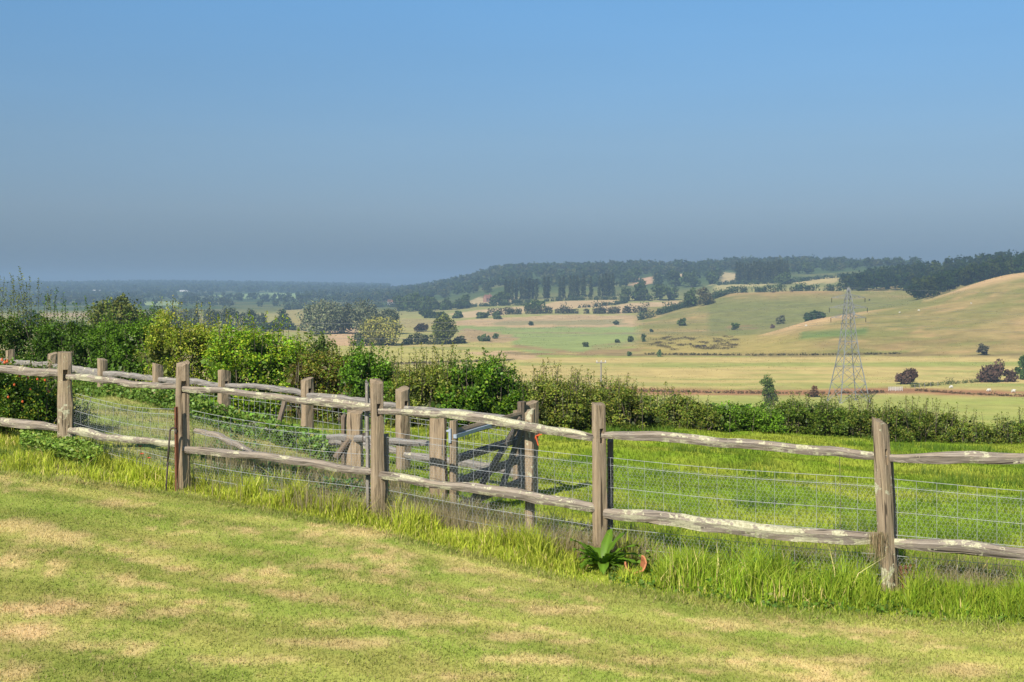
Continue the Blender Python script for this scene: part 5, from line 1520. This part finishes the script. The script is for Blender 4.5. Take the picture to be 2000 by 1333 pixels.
for i, e_ in enumerate(ends):
    a = PB + (Rm @ e_)
    m = MB()
    for sgn, far in ((1, Vector((330, 175, 4))), (-1, Vector((-330, 240, -2)))):
        b = a + far; pts = []
        for k in range(25):
            t = k / 24; p = a.lerp(b, t); p.z -= 7.5 * 4 * t * (1 - t) * (.55 if i == 6 else 1); pts.append(p)
        m.tube(pts, .022, 3)
    o = m.build('power_line', M['steel'])
    tag(o, 'thin overhead earth wire from the very top of the pylon' if i == 6 else 'thin overhead power line hung from the ' + ['top left', 'top right', 'middle left', 'middle right', 'bottom left', 'bottom right'][min(i, 5)] + ' cross-arm of the pylon', 'power line', None if i == 6 else 'conductors on the pylon')

# small utility pole behind the hedge
ub = on_ground(1174, 130); up_ = empty('utility_pole', ub); tag(up_, 'small wooden utility pole with a cross-piece behind the middle of the hedge', 'utility pole')
ht = (HY - 706) / FPX * 130 - ub.z
m = MB(); m.bar((0, 0, -.3), (0, 0, ht), .10, 8, .075); m.build('pole', M['rail_grey'], up_)
m = MB(); m.box((0, -.1, ht - .15), (1.1, .09, .10)); m.build('cross_piece', M['rail_grey'], up_)
for s in (-.45, .0, .45):
    m = MB(); m.bar((s, -.1, ht - .1), (s, -.1, ht + .10), .045, 8); m.build('insulator', M['white'], up_)

# sheep hurdles by the ditch
for i, (px, w, lab) in enumerate([(1742, 13, 'left panel of the pale sheep hurdle by the ditch right of the pylon'), (1756, 13, 'right panel of the pale sheep hurdle by the ditch, below the hawthorn')]):
    Y = find_Y(px, 764, 290, 400); g = on_ground(px, Y); e = empty('sheep_hurdle', g, R(8)); tag(e, lab, 'hurdle', 'sheep hurdles')
    L = w / FPX * Y
    for k in range(4):
        m = MB(); m.box((-L / 2 + L * k / 3, 0, .55), (.10, .08, 1.2)); m.build('post', M['white'], e)
    for z in (.35, .7, 1.02):
        m = MB(); m.box((0, -.07, z), (L, .04, .10)); m.build('rail', M['white'], e)
for i, px in enumerate([1787, 1796, 1806, 1818, 1832]):
    Y = find_Y(px, 759 - i, 290, 400); g = on_ground(px, Y)
    m = MB(); m.bar((0, 0, -.2), (random.uniform(-.05, .05), 0, 1.25), .07, 6)
    o = m.build('fence_post', M['rail_grey']); o.location = g
    tag(o, ['first', 'second', 'third', 'fourth', 'last'][i] + ' small grey stake right of the sheep hurdles, counted from them', 'post', 'stakes by the ditch')

# ------------------------------------------------------------------ animals
def animal(name, joints, edges, root=0):
    me = bpy.data.meshes.new(name); me.from_pydata([j[0] for j in joints], edges, [])
    o = bpy.data.objects.new(name, me); COL.objects.link(o)
    o.modifiers.new('s', 'SKIN'); 
    for v, j in zip(me.skin_vertices[0].data, joints): v.radius = j[1] if isinstance(j[1], tuple) else (j[1], j[1])
    me.skin_vertices[0].data[root].use_root = True
    o.modifiers.new('b', 'SUBSURF').levels = 1
    dg = bpy.context.evaluated_depsgraph_get(); res = bpy.data.meshes.new_from_object(o.evaluated_get(dg))
    bpy.data.objects.remove(o)
    return res
def quad(Lb, hb, rb, legr, neck, head, grazing):
    zc = hb - rb * .2
    J = [((-.0 * Lb, 0, zc), rb * 1.02), ((.40 * Lb, 0, zc + .02), rb * .92), ((-.42 * Lb, 0, zc + .02), rb * .95),
         ((.55 * Lb, 0, zc + (-.05 if grazing else .22)), rb * .50), ((.55 * Lb + neck, 0, zc + (-.35 * hb if grazing else .30 * hb)), rb * .36), ((.55 * Lb + neck + head, 0, zc + (-.60 * hb if grazing else .20 * hb)), rb * .22)]
    E = [(0, 1), (0, 2), (1, 3), (3, 4), (4, 5)]
    for a, x, fw in ((1, .36 * Lb, 0), (2, -.42 * Lb, -.05 * Lb)):
        for s in (-1, 1):
            i = len(J)
            J.append(((x, s * rb * .55, zc - rb * .7), legr * 1.9)); J.append(((x + fw, s * rb * .55, hb * .30), legr * 1.05)); J.append(((x, s * rb * .55, .0), legr))
            E += [(a, i), (i, i + 1), (i + 1, i + 2)]
    return J, E
sheep_g = animal('sheep', *quad(1.05, .62, .33, .05, .12, .18, True)); sheep_g.materials.append(M['wool'])
sheep_s = animal('sheep', *quad(1.05, .62, .33, .05, .12, .18, False)); sheep_s.materials.append(M['wool'])
cow_g = animal('cow', *quad(1.9, 1.1, .42, .09, .35, .40, True)); cow_g.materials.append(M['cow'])
cow_s = animal('cow', *quad(1.9, 1.1, .42, .09, .35, .40, False)); cow_s.materials.append(M['cow'])
for i, (px, py, me, a, lab) in enumerate([
        (1938, 746, sheep_g, 10, 'white sheep below the left part of the large brown hawthorn'),
        (1948, 746, sheep_s, 200, 'white sheep below the middle of the large brown hawthorn'),
        (1972, 743, sheep_s, 170, 'largest-looking white sheep right of the large brown hawthorn'),
        (1857, 759, sheep_g, 20, 'lone cream sheep on the slope between the two brown hawthorns'),
        (1932, 765, sheep_g, 190, 'cream sheep on the grass right above the brown sedge bank, left one'),
        (1979, 767, sheep_s, 5, 'cream sheep on the grass above the brown sedge bank, right one'),
        (1757, 612, sheep_g, 30, 'pale sheep high on the near hill left of the dark wood corner'),
        (1795, 608, sheep_g, 150, 'pale sheep on the near hill below the dark wood corner'),
        (1897, 594, sheep_s, 90, 'pale sheep highest on the near hill, towards the right edge'),
        (1574, 638, sheep_s, 0, 'white sheep below the windswept dark bush between the hills')]):
    Y = find_Y(px, py, 290, 860); o = mobj('sheep', me); o.location = on_ground(px, Y); o.rotation_euler = (0, 0, R(a)); o.scale = (.95,) * 3
    tag(o, lab, 'sheep', 'sheep in the fields')
for i, (px, py, me, a, lab) in enumerate([
        (1363, 680, cow_g, 15, 'dark cow among the rush clumps in the pale field, left one'), (1377, 680, cow_s, 190, 'dark cow among the rush clumps in the pale field, right one'),
        (1510, 573, cow_g, 0, 'dark cow on the crest of the tawny hill, left one'), (1546, 571, cow_g, 20, 'dark cow on the crest of the tawny hill, middle one'), (1552, 570, cow_s, 170, 'dark cow on the crest of the tawny hill, right one'),
        (1698, 588, cow_s, 60, 'dark animal alone on the tawny hill right of the pylon top')]):
    Y = find_Y(px, py, 480, 1060); o = mobj('cow', me); o.location = on_ground(px, Y); o.rotation_euler = (0, 0, R(a))
    tag(o, lab, 'cow', 'cattle in the fields')

# ------------------------------------------------------------------ houses
def house(name, label, px, py, lo, hi, L, D, hw, hr, wallm, roofm, rz, chim=True, Yfix=None):
    Y = Yfix or find_Y(px, py, lo, hi); g = on_ground(px, Y); e = empty(name, g, R(rz)); tag(e, label, 'house')
    m = MB(); m.box((0, 0, hw / 2 - .5), (L, D, hw + 1))
    for s in (-1, 1): m.add([(s * L / 2, -D / 2, hw), (s * L / 2, D / 2, hw), (s * L / 2, 0, hw + hr - .15)], [(0, 1, 2)])
    m.build('wall', M[wallm], e)
    m = MB(); o_ = .4
    for s in (-1, 1):
        a, b = (-L / 2 - o_, s * (D / 2 + o_), hw - o_ * hr / (D / 2)), (L / 2 + o_, s * (D / 2 + o_), hw - o_ * hr / (D / 2))
        c, d = (L / 2 + o_, 0, hw + hr), (-L / 2 - o_, 0, hw + hr)
        up = Vector((0, 0, .18)); P = [Vector(q) for q in (a, b, c, d)]
        m.add([*P, *[q + up for q in P]], [(0, 1, 2, 3), (4, 5, 6, 7), (0, 1, 5, 4), (1, 2, 6, 5), (2, 3, 7, 6), (3, 0, 4, 7)])
    rf = m.build('roof', M[roofm], e)
    if chim:
        m = MB(); m.box((L * .3, 0, hw + hr + .5), (.9, .9, 2.0)); m.build('chimney', M['brickwall'], rf)
    for k in range(3):
        x = -L / 2 + L * (k + .5) / 3
        for z in ([hw * .3, hw * .75] if hw > 4 else [hw * .5]):
            m = MB(); m.box((x, -D / 2 - .02, z), (1.2, .06, 1.2)); w_ = m.build('window', M['glass'], e)
            m = MB(); m.box((x, -D / 2 - .06, z), (.08, .06, 1.2)); m.box((x, -D / 2 - .06, z - .66), (1.4, .14, .1)); m.build('frame', M['white'], w_)
    m = MB(); m.box((L * .42, -D / 2 - .03, 1.0), (1.0, .08, 2.0)); m.build('door', M['bark'], e)
    return e
house('farmhouse', 'red-roofed brick farmhouse among trees below the wooded ridge', 953, 590, 1200, 1700, 9, 6, 4.2, 3.6, 'brickwall', 'roof', 38)
house('cottage', 'small pale cottage half hidden beside the leftmost dark tree below the ridge', 764, 597, 1400, 2200, 9, 6, 4.5, 3, 'white', 'roof', 15)
house('long_barn', 'long white building on the far left ridge beside the oak crown', 190, 573, 3000, 5000, 20, 9, 3.5, 2, 'white', 'white', 3, False)
house('long_barn', 'low pale building on the far ridge right of the oak, the longer of two', 362, 570, 3000, 5000, 26, 8, 2.6, 1.2, 'white', 'white', -4, False)
house('farm_shed', 'small pale building on the far ridge, right of the longer one', 389, 571, 3000, 5000, 9, 7, 3, 2, 'white', 'white', 6, False)

# ------------------------------------------------------------------ the hazy air of the valley
hz_m, nt, out = newmat('summer haze')
pv = nt.nodes.new('ShaderNodeVolumePrincipled')
pv.inputs['Density'].default_value = 2.9e-4
pv.inputs['Color'].default_value = (.355, .51, .72, 1)
pv.inputs['Anisotropy'].default_value = .0
nt.links.new(pv.outputs[0], out.inputs['Volume'])
m = MB(); m.box((0, 4480, 22), (17800, 9200, 110))
hz = m.build('haze', hz_m)
tag(hz, 'thin blue haze filling the valley air', None, None, 'stuff')
